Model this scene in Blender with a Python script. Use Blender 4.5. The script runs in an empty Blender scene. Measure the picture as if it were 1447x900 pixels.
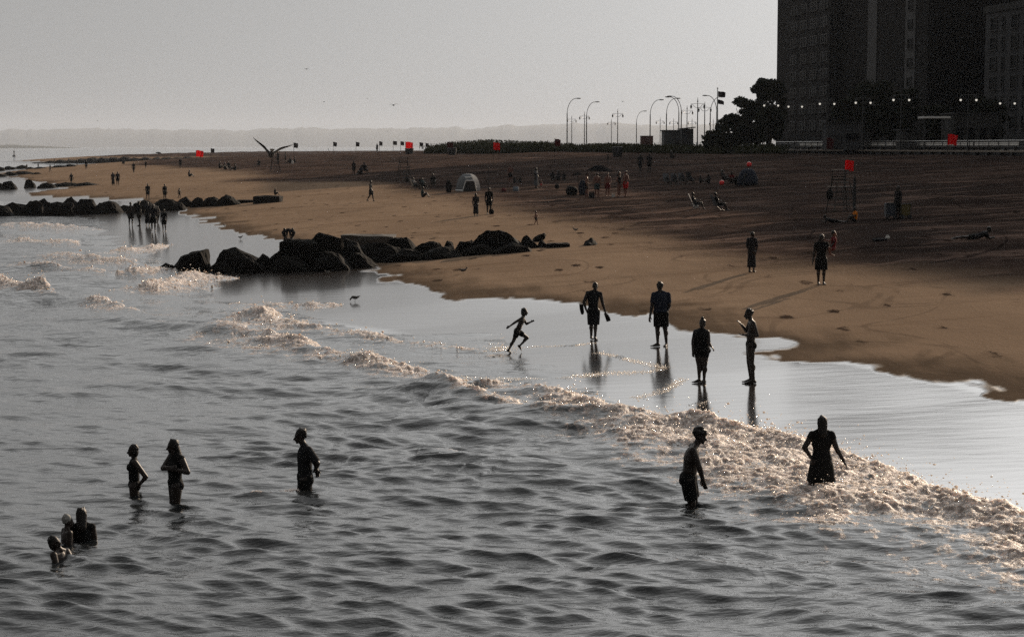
import bpy, bmesh, math, random
import numpy as np
from mathutils import Vector, Matrix

R = math.radians
SC = bpy.context.scene
COL = SC.collection
rng = np.random.default_rng(7)
random.seed(7)

# ------------------------------------------------------------------ camera
CAM_H = 5.8
FPX = 2600.0                        # focal length in photo pixels (photo is 1447 wide)
PITCH = math.atan((450 - 207) / FPX)
cam_data = bpy.data.cameras.new('camera')
cam = bpy.data.objects.new('camera', cam_data)
COL.objects.link(cam)
cam.location = (0, 0, CAM_H)
cam.rotation_euler = (math.pi / 2 - PITCH, 0, 0)
cam_data.sensor_width = 36.0
cam_data.lens = 36.0 * FPX / 1447.0
cam_data.clip_start = 0.5
cam_data.clip_end = 60000
SC.camera = cam

def ray(px, py):
    u = (px - 723.5) / FPX
    v = (450 - py) / FPX
    return np.array([u, math.cos(PITCH) + v * math.sin(PITCH), -math.sin(PITCH) + v * math.cos(PITCH)])

def at_depth(px, py, y):
    d = ray(px, py)
    t = y / d[1]
    return np.array([0, 0, CAM_H]) + d * t

def at_z(px, py, z):
    d = ray(px, py)
    t = (z - CAM_H) / d[2]
    return np.array([0, 0, CAM_H]) + d * t

# ------------------------------------------------------------------ numpy noise
def _hash(ix, iy, seed):
    h = (ix.astype(np.int64) * 374761393 + iy.astype(np.int64) * 668265263 + seed * 1442695041) & 0xFFFFFFFF
    h = ((h ^ (h >> 13)) * 1274126177) & 0xFFFFFFFF
    h = h ^ (h >> 16)
    return (h & 0xFFFFFF).astype(np.float64) / 0xFFFFFF

def vnoise(x, y, seed=0):
    ix = np.floor(x); iy = np.floor(y)
    fx = x - ix; fy = y - iy
    ux = fx * fx * fx * (fx * (fx * 6 - 15) + 10)
    uy = fy * fy * fy * (fy * (fy * 6 - 15) + 10)
    a = _hash(ix, iy, seed); b = _hash(ix + 1, iy, seed)
    c = _hash(ix, iy + 1, seed); d = _hash(ix + 1, iy + 1, seed)
    return ((a + (b - a) * ux) * (1 - uy) + (c + (d - c) * ux) * uy) * 2 - 1

def fbm(x, y, seed=0, oct=4, gain=0.5):
    out = np.zeros_like(x); amp = 1.0; tot = 0
    for k in range(oct):
        out += amp * vnoise(x * 2 ** k + 17.3 * k, y * 2 ** k - 9.1 * k, seed + k)
        tot += amp; amp *= gain
    return out / tot

def smooth(a, b, x):
    t = np.clip((x - a) / (b - a), 0, 1)
    return t * t * (3 - 2 * t)

# ------------------------------------------------------------------ shoreline and terrain
SHORE = np.array([(40, -80), (27, -20), (20, 6), (16.5, 22), (13.6, 32), (11.2, 40.3), (8.2, 46.5), (6.8, 54), (5.3, 58), (3.05, 62.5), (-.6, 67),
    (-4.6, 73.5), (-8.1, 86.7), (-13.7, 105), (-21, 129), (-26, 148.6), (-38, 187), (-55, 208), (-61, 255), (-75, 291),
    (-105, 380), (-122, 470), (-128, 545), (-100, 600), (-120, 645), (-172, 668), (-190, 700), (-186, 760), (-190, 850), (-208, 960), (-196, 1080),
    (-150, 1200), (-60, 1300), (200, 1350), (600, 1400), (1800, 1500), (6000, 1600)], float)

def poly_dist(x, y, P, signed=True):
    """distance to a polyline; positive on its right-hand side"""
    best = np.full(x.shape, 1e18); sg = np.ones(x.shape)
    for i in range(len(P) - 1):
        ax, ay = P[i]; bx, by = P[i + 1]
        dx, dy = bx - ax, by - ay
        t = np.clip(((x - ax) * dx + (y - ay) * dy) / (dx * dx + dy * dy), 0, 1)
        qx = x - (ax + t * dx); qy = y - (ay + t * dy)
        d2 = qx * qx + qy * qy
        m = d2 < best
        best = np.where(m, d2, best)
        if signed:
            cr = dx * qy - dy * qx
            sg = np.where(m, np.where(cr < 0, 1.0, -1.0), sg)
    return np.sqrt(best) * sg

ZS = np.array([-200, -80, -40, -20, -12, -8, -4, 0, 3, 8, 15, 25, 40, 60, 85, 110, 300, 3000.])
ZZ = np.array([-6, -4, -2.0, -1.05, -.50, -.03, .15, .33, .52, .92, 1.35, 1.95, 2.75, 3.75, 4.85, 4.95, 5.0, 5.0])

def shore_s(x, y, both=False):
    s = poly_dist(x, y, SHORE)
    wob = 1.0 * vnoise(x * .16 + 3, y * .10, 11) + 1.1 * vnoise(x * .12, y * .42, 12) + .5 * vnoise(x * .3, y * 1.1, 13)
    w1 = s + wob * np.exp(-(s / 6.0) ** 2)
    return (w1, s + 1.0 * vnoise(x * .16 + 3, y * .10, 11) * np.exp(-(s / 6.0) ** 2)) if both else w1

def ground_z(x, y, detail=True, want=False):
    x = np.asarray(x, float); y = np.asarray(y, float)
    s, s0 = shore_s(x, y, True)
    z = np.interp(s0, ZS, ZZ)
    far = smooth(350, 700, y)
    z = z * (1 - far) + np.minimum(z, 2.6 + .3 * vnoise(x * .01, y * .01, 3)) * far
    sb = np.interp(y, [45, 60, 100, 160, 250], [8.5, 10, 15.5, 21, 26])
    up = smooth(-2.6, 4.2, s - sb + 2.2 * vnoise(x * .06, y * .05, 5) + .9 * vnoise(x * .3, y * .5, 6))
    if detail:
        z = z + up * (.10 * fbm(x * .35, y * .2, 21, 3) + .22 * vnoise(x * .045, y * .03, 22))
        z = z + .035 * up * fbm(x * 1.7, y * 1.1, 25, 2)
        z = z + .012 * smooth(1, 5, s) * fbm(x * .9, y * .5, 26, 3)
    if want:
        return z, s, up
    return z

def gz(x, y):
    return float(ground_z(np.array([x]), np.array([y]))[0])

def ground(px, py, zmin=None, dmax=1600):
    """point of the ground (or of the water) that the photo shows at a pixel"""
    d = ray(px, py)
    ts = np.geomspace(12, dmax, 6000)
    X = d[0] * ts; Y = d[1] * ts; Z = CAM_H + d[2] * ts
    g = ground_z(X, Y)
    if zmin is not None:
        g = np.maximum(g, zmin)
    k = np.nonzero(Z <= g)[0]
    i = k[0] if len(k) else len(ts) - 1
    return np.array([X[i], Y[i], g[i]])

# ------------------------------------------------------------------ object helpers
def tag(o, label=None, cat=None, group=None, kind=None):
    if label: o['label'] = label
    if cat: o['category'] = cat
    if group: o['group'] = group
    if kind: o['kind'] = kind
    return o

def empty(name, loc, label=None, cat=None, group=None, rz=0, scale=1.0):
    o = bpy.data.objects.new(name, None)
    o.empty_display_size = .3
    COL.objects.link(o)
    o.location = tuple(float(v) for v in loc)
    o.rotation_euler = (0, 0, rz)
    o.scale = (scale,) * 3
    return tag(o, label, cat, group)

def link(name, me, mat=None, parent=None, smooth_shade=False):
    o = bpy.data.objects.new(name, me)
    COL.objects.link(o)
    if mat is not None and not me.materials:
        me.materials.append(mat)
    if parent is not None:
        o.parent = parent
    if smooth_shade:
        me.shade_smooth()
    return o

def copy_tree(o, parent=None):
    c = o.copy(); COL.objects.link(c); c.parent = parent
    for ch in list(o.children):
        copy_tree(ch, c)
    return c

def grid_mesh(name, P, nr, nc, attrs=None, keep=None, mat=None):
    """P (nr*nc,3) regular grid -> mesh, quads chosen by keep"""
    idx = np.arange(nr * nc).reshape(nr, nc)
    q = np.stack([idx[:-1, :-1], idx[:-1, 1:], idx[1:, 1:], idx[1:, :-1]], -1).reshape(-1, 4)
    if keep is not None:
        k = keep[q].any(1)
        q = q[k]
        used = np.zeros(nr * nc, bool); used[q.ravel()] = True
        remap = np.cumsum(used) - 1
        P = P[used]; q = remap[q]
        if attrs:
            attrs = {a: v[used] for a, v in attrs.items()}
    me = bpy.data.meshes.new(name)
    me.vertices.add(len(P)); me.vertices.foreach_set('co', P.astype(np.float32).ravel())
    n = len(q)
    me.loops.add(n * 4); me.loops.foreach_set('vertex_index', q.astype(np.int32).ravel())
    me.polygons.add(n)
    me.polygons.foreach_set('loop_start', np.arange(0, n * 4, 4, dtype=np.int32))
    for a, v in (attrs or {}).items():
        at = me.attributes.new(a, 'FLOAT', 'POINT')
        at.data.foreach_set('value', v.astype(np.float32))
    me.update(calc_edges=True)
    me.shade_smooth()
    if mat: me.materials.append(mat)
    return me

class MB:
    """collects shapes into one mesh"""
    def __init__(self): self.v = []; self.f = []
    def add(self, vs, fs):
        b = len(self.v)
        self.v += [tuple(float(c) for c in p) for p in vs]
        self.f += [tuple(i + b for i in f) for f in fs]
        return self
    def box(self, c, s, rz=0, taper=1.0):
        cx, cy, cz = c; hx, hy, hz = s[0] / 2, s[1] / 2, s[2] / 2
        vs = []
        for z, k in ((-hz, 1), (hz, taper)):
            for x, y in ((-hx, -hy), (hx, -hy), (hx, hy), (-hx, hy)):
                x *= k; y *= k
                vs.append((cx + x * math.cos(rz) - y * math.sin(rz), cy + x * math.sin(rz) + y * math.cos(rz), cz + z))
        return self.add(vs, [(3, 2, 1, 0), (4, 5, 6, 7), (0, 1, 5, 4), (1, 2, 6, 5), (2, 3, 7, 6), (3, 0, 4, 7)])
    def tube(self, pts, rad, n=8, cap=True):
        pts = [Vector(tuple(p)) for p in pts]
        if not hasattr(rad, '__len__'): rad = [rad] * len(pts)
        vs = []; fs = []; prev = None
        for i, p in enumerate(pts):
            t = (pts[min(i + 1, len(pts) - 1)] - pts[max(i - 1, 0)]).normalized()
            if prev is None:
                a = Vector((1, 0, 0)) if abs(t.x) < .8 else Vector((0, 1, 0))
                u = t.cross(a).normalized()
            else:
                u = (prev - t * prev.dot(t)).normalized()
            prev = u; w = t.cross(u)
            for k in range(n):
                a = 2 * math.pi * k / n
                vs.append(p + (u * math.cos(a) + w * math.sin(a)) * rad[i])
        for i in range(len(pts) - 1):
            for k in range(n):
                a = i * n + k; b = i * n + (k + 1) % n
                fs.append((a, b, b + n, a + n))
        if cap:
            fs.append(tuple(range(n))[::-1]); m = (len(pts) - 1) * n
            fs.append(tuple(range(m, m + n)))
        return self.add(vs, fs)
    def capsule(self, a, b, r1, r2, n=12):
        """tapered limb with round ends"""
        a = Vector(tuple(a)); b = Vector(tuple(b)); d = b - a
        L = d.length
        t = d / L if L > 1e-6 else Vector((0, 0, 1))
        pts = []; rs = []
        for k in range(1, 5):
            th = k / 4 * math.pi / 2
            pts.append(a - t * r1 * math.cos(th)); rs.append(max(r1 * math.sin(th), 1e-4))
        for k in range(0, 4):
            th = k / 4 * math.pi / 2
            pts.append(b + t * r2 * math.sin(th)); rs.append(r2 * math.cos(th))
        pts.append(b + t * r2 * .995); rs.append(r2 * .1)
        return self.tube_dir(pts, rs, t, n)
    def tube_dir(self, pts, rs, t, n):
        a = Vector((1, 0, 0)) if abs(t.x) < .8 else Vector((0, 1, 0))
        u = t.cross(a).normalized(); w = t.cross(u)
        vs = []; fs = []
        for p, r in zip(pts, rs):
            for k in range(n):
                an = 2 * math.pi * k / n
                vs.append(p + (u * math.cos(an) + w * math.sin(an)) * r)
        for i in range(len(pts) - 1):
            for k in range(n):
                q = i * n + k; s = i * n + (k + 1) % n
                fs.append((q, s, s + n, q + n))
        fs.append(tuple(range(n))[::-1]); m = (len(pts) - 1) * n
        fs.append(tuple(range(m, m + n)))
        return self.add(vs, fs)
    def ellipsoid(self, c, r, rot=None, n=14, m=9):
        c = Vector(tuple(c)); vs = []; fs = []
        M = rot if rot is not None else Matrix.Identity(3)
        vs.append(c + M @ Vector((0, 0, -r[2])))
        for i in range(1, m):
            th = math.pi * i / m
            for k in range(n):
                a = 2 * math.pi * k / n
                vs.append(c + M @ Vector((r[0] * math.sin(th) * math.cos(a), r[1] * math.sin(th) * math.sin(a), -r[2] * math.cos(th))))
        vs.append(c + M @ Vector((0, 0, r[2])))
        for k in range(n):
            fs.append((0, 1 + (k + 1) % n, 1 + k))
        for i in range(m - 2):
            for k in range(n):
                a = 1 + i * n + k; b = 1 + i * n + (k + 1) % n
                fs.append((a, b, b + n, a + n))
        L = len(vs) - 1; b0 = 1 + (m - 2) * n
        for k in range(n):
            fs.append((b0 + k, b0 + (k + 1) % n, L))
        return self.add(vs, fs)
    def prism(self, outline, axis_a, axis_b, origin, depth):
        """outline in the (axis_a, axis_b) plane, extruded by the vector depth"""
        A = Vector(axis_a); B = Vector(axis_b); O = Vector(tuple(origin)); D = Vector(depth)
        n = len(outline)
        vs = [O + A * p[0] + B * p[1] for p in outline]
        vs += [v + D for v in vs]
        fs = [tuple(range(n))[::-1], tuple(range(n, 2 * n))]
        for k in range(n):
            j = (k + 1) % n
            fs.append((k, j, j + n, k + n))
        return self.add(vs, fs)
    def lathe(self, prof, c=(0, 0, 0), n=16, sx=1, sy=1):
        vs = []; fs = []
        for r, z in prof:
            for k in range(n):
                a = 2 * math.pi * k / n
                vs.append((c[0] + r * sx * math.cos(a), c[1] + r * sy * math.sin(a), c[2] + z))
        for i in range(len(prof) - 1):
            for k in range(n):
                a = i * n + k; b = i * n + (k + 1) % n
                fs.append((a, b, b + n, a + n))
        fs.append(tuple(range(n))[::-1]); m = (len(prof) - 1) * n
        fs.append(tuple(range(m, m + n)))
        return self.add(vs, fs)
    def mesh(self, name):
        me = bpy.data.meshes.new(name)
        me.from_pydata(self.v, [], self.f)
        me.update()
        return me
    def build(self, name, mat, parent=None, sm=False):
        return link(name, self.mesh(name), mat, parent, sm)
    def skin(self, name, mat, parent=None, voxel=.01, it=3):
        """one continuous surface grown over all the shapes"""
        me0 = self.mesh(name + '_src')
        o = bpy.data.objects.new(name, me0); COL.objects.link(o)
        m = o.modifiers.new('r', 'REMESH'); m.mode = 'VOXEL'; m.voxel_size = voxel; m.use_smooth_shade = True
        if it:
            m2 = o.modifiers.new('s', 'SMOOTH'); m2.iterations = it; m2.factor = .5
        dg = bpy.context.evaluated_depsgraph_get()
        me = bpy.data.meshes.new_from_object(o.evaluated_get(dg), depsgraph=dg)
        me.name = name
        o.modifiers.clear(); o.data = me
        bpy.data.meshes.remove(me0)
        me.materials.clear()
        if mat: me.materials.append(mat)
        me.shade_smooth()
        if parent is not None: o.parent = parent
        return o

# ------------------------------------------------------------------ materials
def new_mat(name):
    m = bpy.data.materials.new(name); m.use_nodes = True
    nt = m.node_tree; nt.nodes.clear()
    return m, nt

def N(nt, t, **kw):
    n = nt.nodes.new(t)
    for k, v in kw.items():
        if k in n.inputs.keys() if isinstance(k, str) else False:
            n.inputs[k].default_value = v
        else:
            setattr(n, k, v)
    return n

def simple(name, col, rough=.6, var=.25, scale=6.0, metal=0.0, spec=.5, bump=.0, col2=None, transl=0.0, ior=1.45):
    """noise-varied principled material"""
    m, nt = new_mat(name); L = nt.links.new
    out = N(nt, 'ShaderNodeOutputMaterial')
    p = N(nt, 'ShaderNodeBsdfPrincipled')
    p.inputs['Roughness'].default_value = rough
    p.inputs['Metallic'].default_value = metal
    p.inputs['Specular IOR Level'].default_value = spec
    p.inputs['IOR'].default_value = ior
    tc = N(nt, 'ShaderNodeTexCoord'); no = N(nt, 'ShaderNodeTexNoise')
    no.inputs['Scale'].default_value = scale; no.inputs['Detail'].default_value = 4
    L(tc.outputs['Object'], no.inputs['Vector'])
    mix = N(nt, 'ShaderNodeMix', data_type='RGBA')
    a = [c * (1 - var) for c in col]; b = [min(1, c * (1 + var)) for c in (col2 or col)]
    mix.inputs['A'].default_value = (*a, 1); mix.inputs['B'].default_value = (*b, 1)
    L(no.outputs['Fac'], mix.inputs['Factor'])
    L(mix.outputs['Result'], p.inputs['Base Color'])
    if bump:
        bp = N(nt, 'ShaderNodeBump'); bp.inputs['Strength'].default_value = bump; bp.inputs['Distance'].default_value = .05
        L(no.outputs['Fac'], bp.inputs['Height']); L(bp.outputs['Normal'], p.inputs['Normal'])
    sh = p.outputs[0]
    if transl:
        tr = N(nt, 'ShaderNodeBsdfTranslucent'); L(mix.outputs['Result'], tr.inputs['Color'])
        ms = N(nt, 'ShaderNodeMixShader'); ms.inputs[0].default_value = transl
        L(p.outputs[0], ms.inputs[1]); L(tr.outputs[0], ms.inputs[2]); sh = ms.outputs[0]
    L(sh, out.inputs['Surface'])
    return m

# ------------------------------------------------------------------ light, sky, view
SUN_AZ, SUN_EL = R(32.0), R(18.5)
w = bpy.data.worlds.new('World'); SC.world = w; w.use_nodes = True
nt = w.node_tree; L = nt.links.new
bg = nt.nodes['Background']
sky = nt.nodes.new('ShaderNodeTexSky'); sky.sky_type = 'NISHITA'
sky.sun_disc = False; sky.sun_elevation = SUN_EL; sky.sun_rotation = SUN_AZ
sky.air_density = 1.0; sky.dust_density = 2.0; sky.ozone_density = 1.0; sky.altitude = 0
hs = nt.nodes.new('ShaderNodeHueSaturation'); hs.inputs['Saturation'].default_value = .05
gm = nt.nodes.new('ShaderNodeGamma'); gm.inputs['Gamma'].default_value = .78
L(sky.outputs[0], hs.inputs['Color']); L(hs.outputs[0], gm.inputs['Color']); # thin high cloud: an even veil, brighter round the sun
wtc = nt.nodes.new('ShaderNodeTexCoord'); dt = nt.nodes.new('ShaderNodeVectorMath'); dt.operation = 'DOT_PRODUCT'
dt.inputs[1].default_value = (math.sin(SUN_AZ) * math.cos(SUN_EL), math.cos(SUN_AZ) * math.cos(SUN_EL), math.sin(SUN_EL))
L(wtc.outputs['Generated'], dt.inputs[0])
def wm(op, a, b):
    n = nt.nodes.new('ShaderNodeMath'); n.operation = op
    for i, v in enumerate((a, b)):
        if isinstance(v, (int, float)): n.inputs[i].default_value = v
        else: L(v, n.inputs[i])
    return n.outputs[0]
dmax = wm('MAXIMUM', dt.outputs['Value'], 0.0)
veil = wm('ADD', wm('ADD', wm('MULTIPLY', wm('POWER', dmax, 10.0), 3.2), wm('MULTIPLY', dmax, 2.0)), 1.1)
# added glow in the unseen sky higher up, to brighten wet sand and water
sx_ = nt.nodes.new('ShaderNodeSeparateXYZ'); L(wtc.outputs['Generated'], sx_.inputs[0])
mr_ = nt.nodes.new('ShaderNodeMapRange'); mr_.interpolation_type = 'SMOOTHSTEP'; mr_.inputs['From Min'].default_value = .09; mr_.inputs['From Max'].default_value = .27
L(sx_.outputs['Z'], mr_.inputs['Value'])
veil = wm('ADD', veil, wm('MULTIPLY', wm('MULTIPLY', mr_.outputs[0], wm('POWER', dmax, 2.0)), 7.5))
vs_ = nt.nodes.new('ShaderNodeVectorMath'); vs_.operation = 'SCALE'; vs_.inputs[0].default_value = (1.0, 1.0, .99); L(veil, vs_.inputs['Scale'])
sc_ = nt.nodes.new('ShaderNodeVectorMath'); sc_.operation = 'SCALE'; sc_.inputs['Scale'].default_value = .20; L(gm.outputs[0], sc_.inputs[0])
ad_ = nt.nodes.new('ShaderNodeVectorMath'); ad_.operation = 'ADD'; L(sc_.outputs[0], ad_.inputs[0]); L(vs_.outputs[0], ad_.inputs[1])
L(ad_.outputs[0], bg.inputs['Color'])
bg.inputs['Strength'].default_value = .10
sun_d = bpy.data.lights.new('sun', 'SUN'); sun_d.energy = 4.2; sun_d.angle = R(.53); sun_d.color = (1.0, .80, .60)
sun = bpy.data.objects.new('sun', sun_d); COL.objects.link(sun)
sdir = Vector((math.sin(SUN_AZ) * math.cos(SUN_EL), math.cos(SUN_AZ) * math.cos(SUN_EL), math.sin(SUN_EL)))
sun.rotation_euler = sdir.to_track_quat('Z', 'Y').to_euler()
sun.location = (60, 160, 80)
SC.view_settings.view_transform = 'Standard'; SC.view_settings.look = 'None'
SC.view_settings.exposure = .16; SC.view_settings.gamma = 1; SC.view_settings.use_curve_mapping = False
SC.cycles.max_bounces = 5; SC.cycles.diffuse_bounces = 2; SC.cycles.glossy_bounces = 3
SC.cycles.transmission_bounces = 3; SC.cycles.volume_bounces = 0; SC.cycles.transparent_max_bounces = 6
SC.cycles.use_denoising = False
SC.cycles.sample_clamp_direct = 0; SC.cycles.sample_clamp_indirect = 4
SC.cycles.caustics_reflective = False; SC.cycles.caustics_refractive = False

# ------------------------------------------------------------------ the ground
def angles(dense=20, n=1500, wide=80, nw=60):
    a = np.linspace(-dense, dense, n)
    b = dense + (wide - dense) * (np.linspace(0, 1, nw + 1)[1:]) ** 1.5
    return np.radians(np.concatenate([-b[::-1], a, b]))

def sand_material():
    m, nt = new_mat('sand'); L = nt.links.new
    out = N(nt, 'ShaderNodeOutputMaterial'); p = N(nt, 'ShaderNodeBsdfPrincipled')
    geo = N(nt, 'ShaderNodeNewGeometry')
    wet = N(nt, 'ShaderNodeAttribute', attribute_name='wet')
    damp = N(nt, 'ShaderNodeAttribute', attribute_name='damp')
    up = N(nt, 'ShaderNodeAttribute', attribute_name='churn_shade')
    def noise(scale, detail=4, sc3=(1, 1, 1)):
        mp = N(nt, 'ShaderNodeMapping'); mp.inputs['Scale'].default_value = sc3
        L(geo.outputs['Position'], mp.inputs['Vector'])
        n = N(nt, 'ShaderNodeTexNoise'); n.inputs['Scale'].default_value = scale; n.inputs['Detail'].default_value = detail
        L(mp.outputs[0], n.inputs['Vector']); return n
    def mixc(f, a, b):
        x = N(nt, 'ShaderNodeMix', data_type='RGBA')
        for s, v in (('Factor', f), ('A', a), ('B', b)):
            if isinstance(v, (tuple, float)): x.inputs[s].default_value = v
            else: L(v, x.inputs[s])
        return x.outputs['Result']
    def math_(op, a, b=0.0, c=None):
        x = N(nt, 'ShaderNodeMath', operation=op)
        for i, v in enumerate((a, b)):
            if isinstance(v, (int, float)): x.inputs[i].default_value = v
            else: L(v, x.inputs[i])
        return x.outputs[0]
    def ramp(v, a, b):
        x = N(nt, 'ShaderNodeMapRange', interpolation_type='SMOOTHSTEP')
        x.inputs['From Min'].default_value = a; x.inputs['From Max'].default_value = b
        L(v, x.inputs['Value']); return x.outputs[0]
    big = noise(.12, 5, (1, .5, 1)); mid = noise(1.3, 4, (1, .45, 1)); fine = noise(9, 5); grain = noise(40, 3)
    lower = mixc(mid.outputs['Fac'], (.178, .123, .085, 1), (.285, .204, .142, 1))
    lower = mixc(ramp(big.outputs['Fac'], .35, .7), lower, (.195, .137, .095, 1))
    upper = mixc(mid.outputs['Fac'], (.018, .0125, .0105, 1), (.094, .064, .053, 1))  # shade on the churned upper sand is painted in as darker colour
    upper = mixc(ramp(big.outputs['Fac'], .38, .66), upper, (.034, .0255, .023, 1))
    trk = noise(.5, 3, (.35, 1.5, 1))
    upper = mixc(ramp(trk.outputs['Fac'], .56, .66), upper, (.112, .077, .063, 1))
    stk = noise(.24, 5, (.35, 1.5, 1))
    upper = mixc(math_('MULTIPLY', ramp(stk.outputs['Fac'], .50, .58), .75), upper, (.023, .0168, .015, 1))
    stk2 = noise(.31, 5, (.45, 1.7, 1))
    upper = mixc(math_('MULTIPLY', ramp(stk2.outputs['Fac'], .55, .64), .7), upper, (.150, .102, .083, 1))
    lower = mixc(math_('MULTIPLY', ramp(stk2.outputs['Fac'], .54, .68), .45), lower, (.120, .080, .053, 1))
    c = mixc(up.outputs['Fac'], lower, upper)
    # tyre tracks and scuffed paths: long thin curves
    tn = noise(.045, 1, (1, 1.6, 1)); tn2 = noise(.07, 1, (1.3, .9, 1))
    def line(n, c0, w_): return math_('SUBTRACT', 1.0, ramp(math_('ABSOLUTE', math_('SUBTRACT', n.outputs['Fac'], c0)), w_ * .4, w_))
    trk2 = math_('MAXIMUM', math_('MAXIMUM', line(tn, .47, .004), line(tn, .482, .004)), math_('MAXIMUM', line(tn2, .53, .005), line(tn2, .41, .004)))
    c = mixc(math_('MULTIPLY', math_('MULTIPLY', trk2, ramp(mid.outputs['Fac'], .35, .55)), math_('ADD', .25, math_('MULTIPLY', up.outputs['Fac'], .5))), c, (.014, .010, .009, 1))
    # dark flecks: weed, wrack and footprints, with shapes of their own
    fl = N(nt, 'ShaderNodeTexVoronoi'); fl.inputs['Scale'].default_value = .85
    mpv = N(nt, 'ShaderNodeMapping'); mpv.inputs['Scale'].default_value = (1.0, .36, 1); L(geo.outputs['Position'], mpv.inputs['Vector'])
    L(mpv.outputs[0], fl.inputs['Vector'])
    spot = math_('LESS_THAN', fl.outputs['Distance'], math_('MULTIPLY', fine.outputs['Fac'], .36))
    spot = math_('MULTIPLY', spot, ramp(mid.outputs['Fac'], .42, .58))
    c = mixc(math_('MULTIPLY', spot, .9), c, (.022, .014, .011, 1))
    c = mixc(math_('MULTIPLY', damp.outputs['Fac'], .80), c, (.062, .045, .032, 1))
    c = mixc(wet.outputs['Fac'], c, (.022, .017, .014, 1))
    L(c, p.inputs['Base Color'])
    r = N(nt, 'ShaderNodeMix', data_type='FLOAT'); r.inputs['A'].default_value = .85; r.inputs['B'].default_value = .13
    L(wet.outputs['Fac'], r.inputs['Factor']); L(r.outputs['Result'], p.inputs['Roughness'])
    sp = N(nt, 'ShaderNodeMix', data_type='FLOAT'); sp.inputs['A'].default_value = .06; sp.inputs['B'].default_value = 1.0
    L(wet.outputs['Fac'], sp.inputs['Factor']); L(sp.outputs['Result'], p.inputs['Specular IOR Level'])
    ir = N(nt, 'ShaderNodeMix', data_type='FLOAT'); ir.inputs['A'].default_value = 1.04; ir.inputs['B'].default_value = 3.2
    L(wet.outputs['Fac'], ir.inputs['Factor']); L(ir.outputs['Result'], p.inputs['IOR'])
    # bump: footprints and lumps in the dry sand, near-smooth film where wet
    h = math_('ADD', math_('MULTIPLY', fine.outputs['Fac'], .6), math_('MULTIPLY', mid.outputs['Fac'], .8))
    h = math_('ADD', h, math_('MULTIPLY', grain.outputs['Fac'], .12))
    dry = math_('SUBTRACT', 1.0, wet.outputs['Fac'])
    amt = math_('MULTIPLY', dry, math_('ADD', .045, math_('MULTIPLY', up.outputs['Fac'], .16)))
    wv = noise(1.6, 3, (.5, 1.6, 1))
    h = math_('ADD', math_('MULTIPLY', h, amt), math_('MULTIPLY', wv.outputs['Fac'], .0035))
    bp = N(nt, 'ShaderNodeBump'); bp.inputs['Strength'].default_value = 1; bp.inputs['Distance'].default_value = 1
    L(h, bp.inputs['Height']); L(bp.outputs['Normal'], p.inputs['Normal'])
    L(p.outputs[0], out.inputs['Surface'])
    return m

def build_ground():
    th = angles(20, 1100, 80, 50)
    d1 = 4.0 * 1850 / np.linspace(700, 27, 700)
    d = np.concatenate([np.linspace(2, d1[0], 12)[:-1], d1, np.geomspace(d1[-1], 2600, 150)[1:]])
    D, T = np.meshgrid(d, th, indexing='ij')
    x = (D * np.sin(T)).ravel(); y = (D * np.cos(T)).ravel()
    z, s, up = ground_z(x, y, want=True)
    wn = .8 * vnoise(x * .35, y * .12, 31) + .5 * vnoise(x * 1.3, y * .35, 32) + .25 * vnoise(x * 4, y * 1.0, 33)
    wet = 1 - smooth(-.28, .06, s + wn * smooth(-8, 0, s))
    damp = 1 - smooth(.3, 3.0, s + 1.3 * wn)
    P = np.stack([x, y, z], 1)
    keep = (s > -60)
    me = grid_mesh('beach', P, len(d), len(th), {'wet': wet, 'damp': damp, 'churn_shade': up}, keep, sand_material())
    o = link('beach', me)
    tag(o, kind='structure')
build_ground()
# ------------------------------------------------------------------ the sea
def poly_param(x, y, P, V):
    """signed distance (positive on the left of travel = shoreward), interpolated vertex values, end distance"""
    best = np.full(x.shape, 1e18); sg = np.ones(x.shape); val = np.zeros((len(V[0]),) + x.shape)
    for i in range(len(P) - 1):
        ax, ay = P[i]; bx, by = P[i + 1]
        dx, dy = bx - ax, by - ay
        t = np.clip(((x - ax) * dx + (y - ay) * dy) / (dx * dx + dy * dy), 0, 1)
        qx = x - (ax + t * dx); qy = y - (ay + t * dy)
        d2 = qx * qx + qy * qy
        m = d2 < best
        best = np.where(m, d2, best)
        sg = np.where(m, np.where(dx * qy - dy * qx > 0, 1.0, -1.0), sg)
        for k in range(len(V[0])):
            val[k] = np.where(m, V[i][k] + (V[i + 1][k] - V[i][k]) * t, val[k])
    return np.sqrt(best) * sg, val

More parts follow.
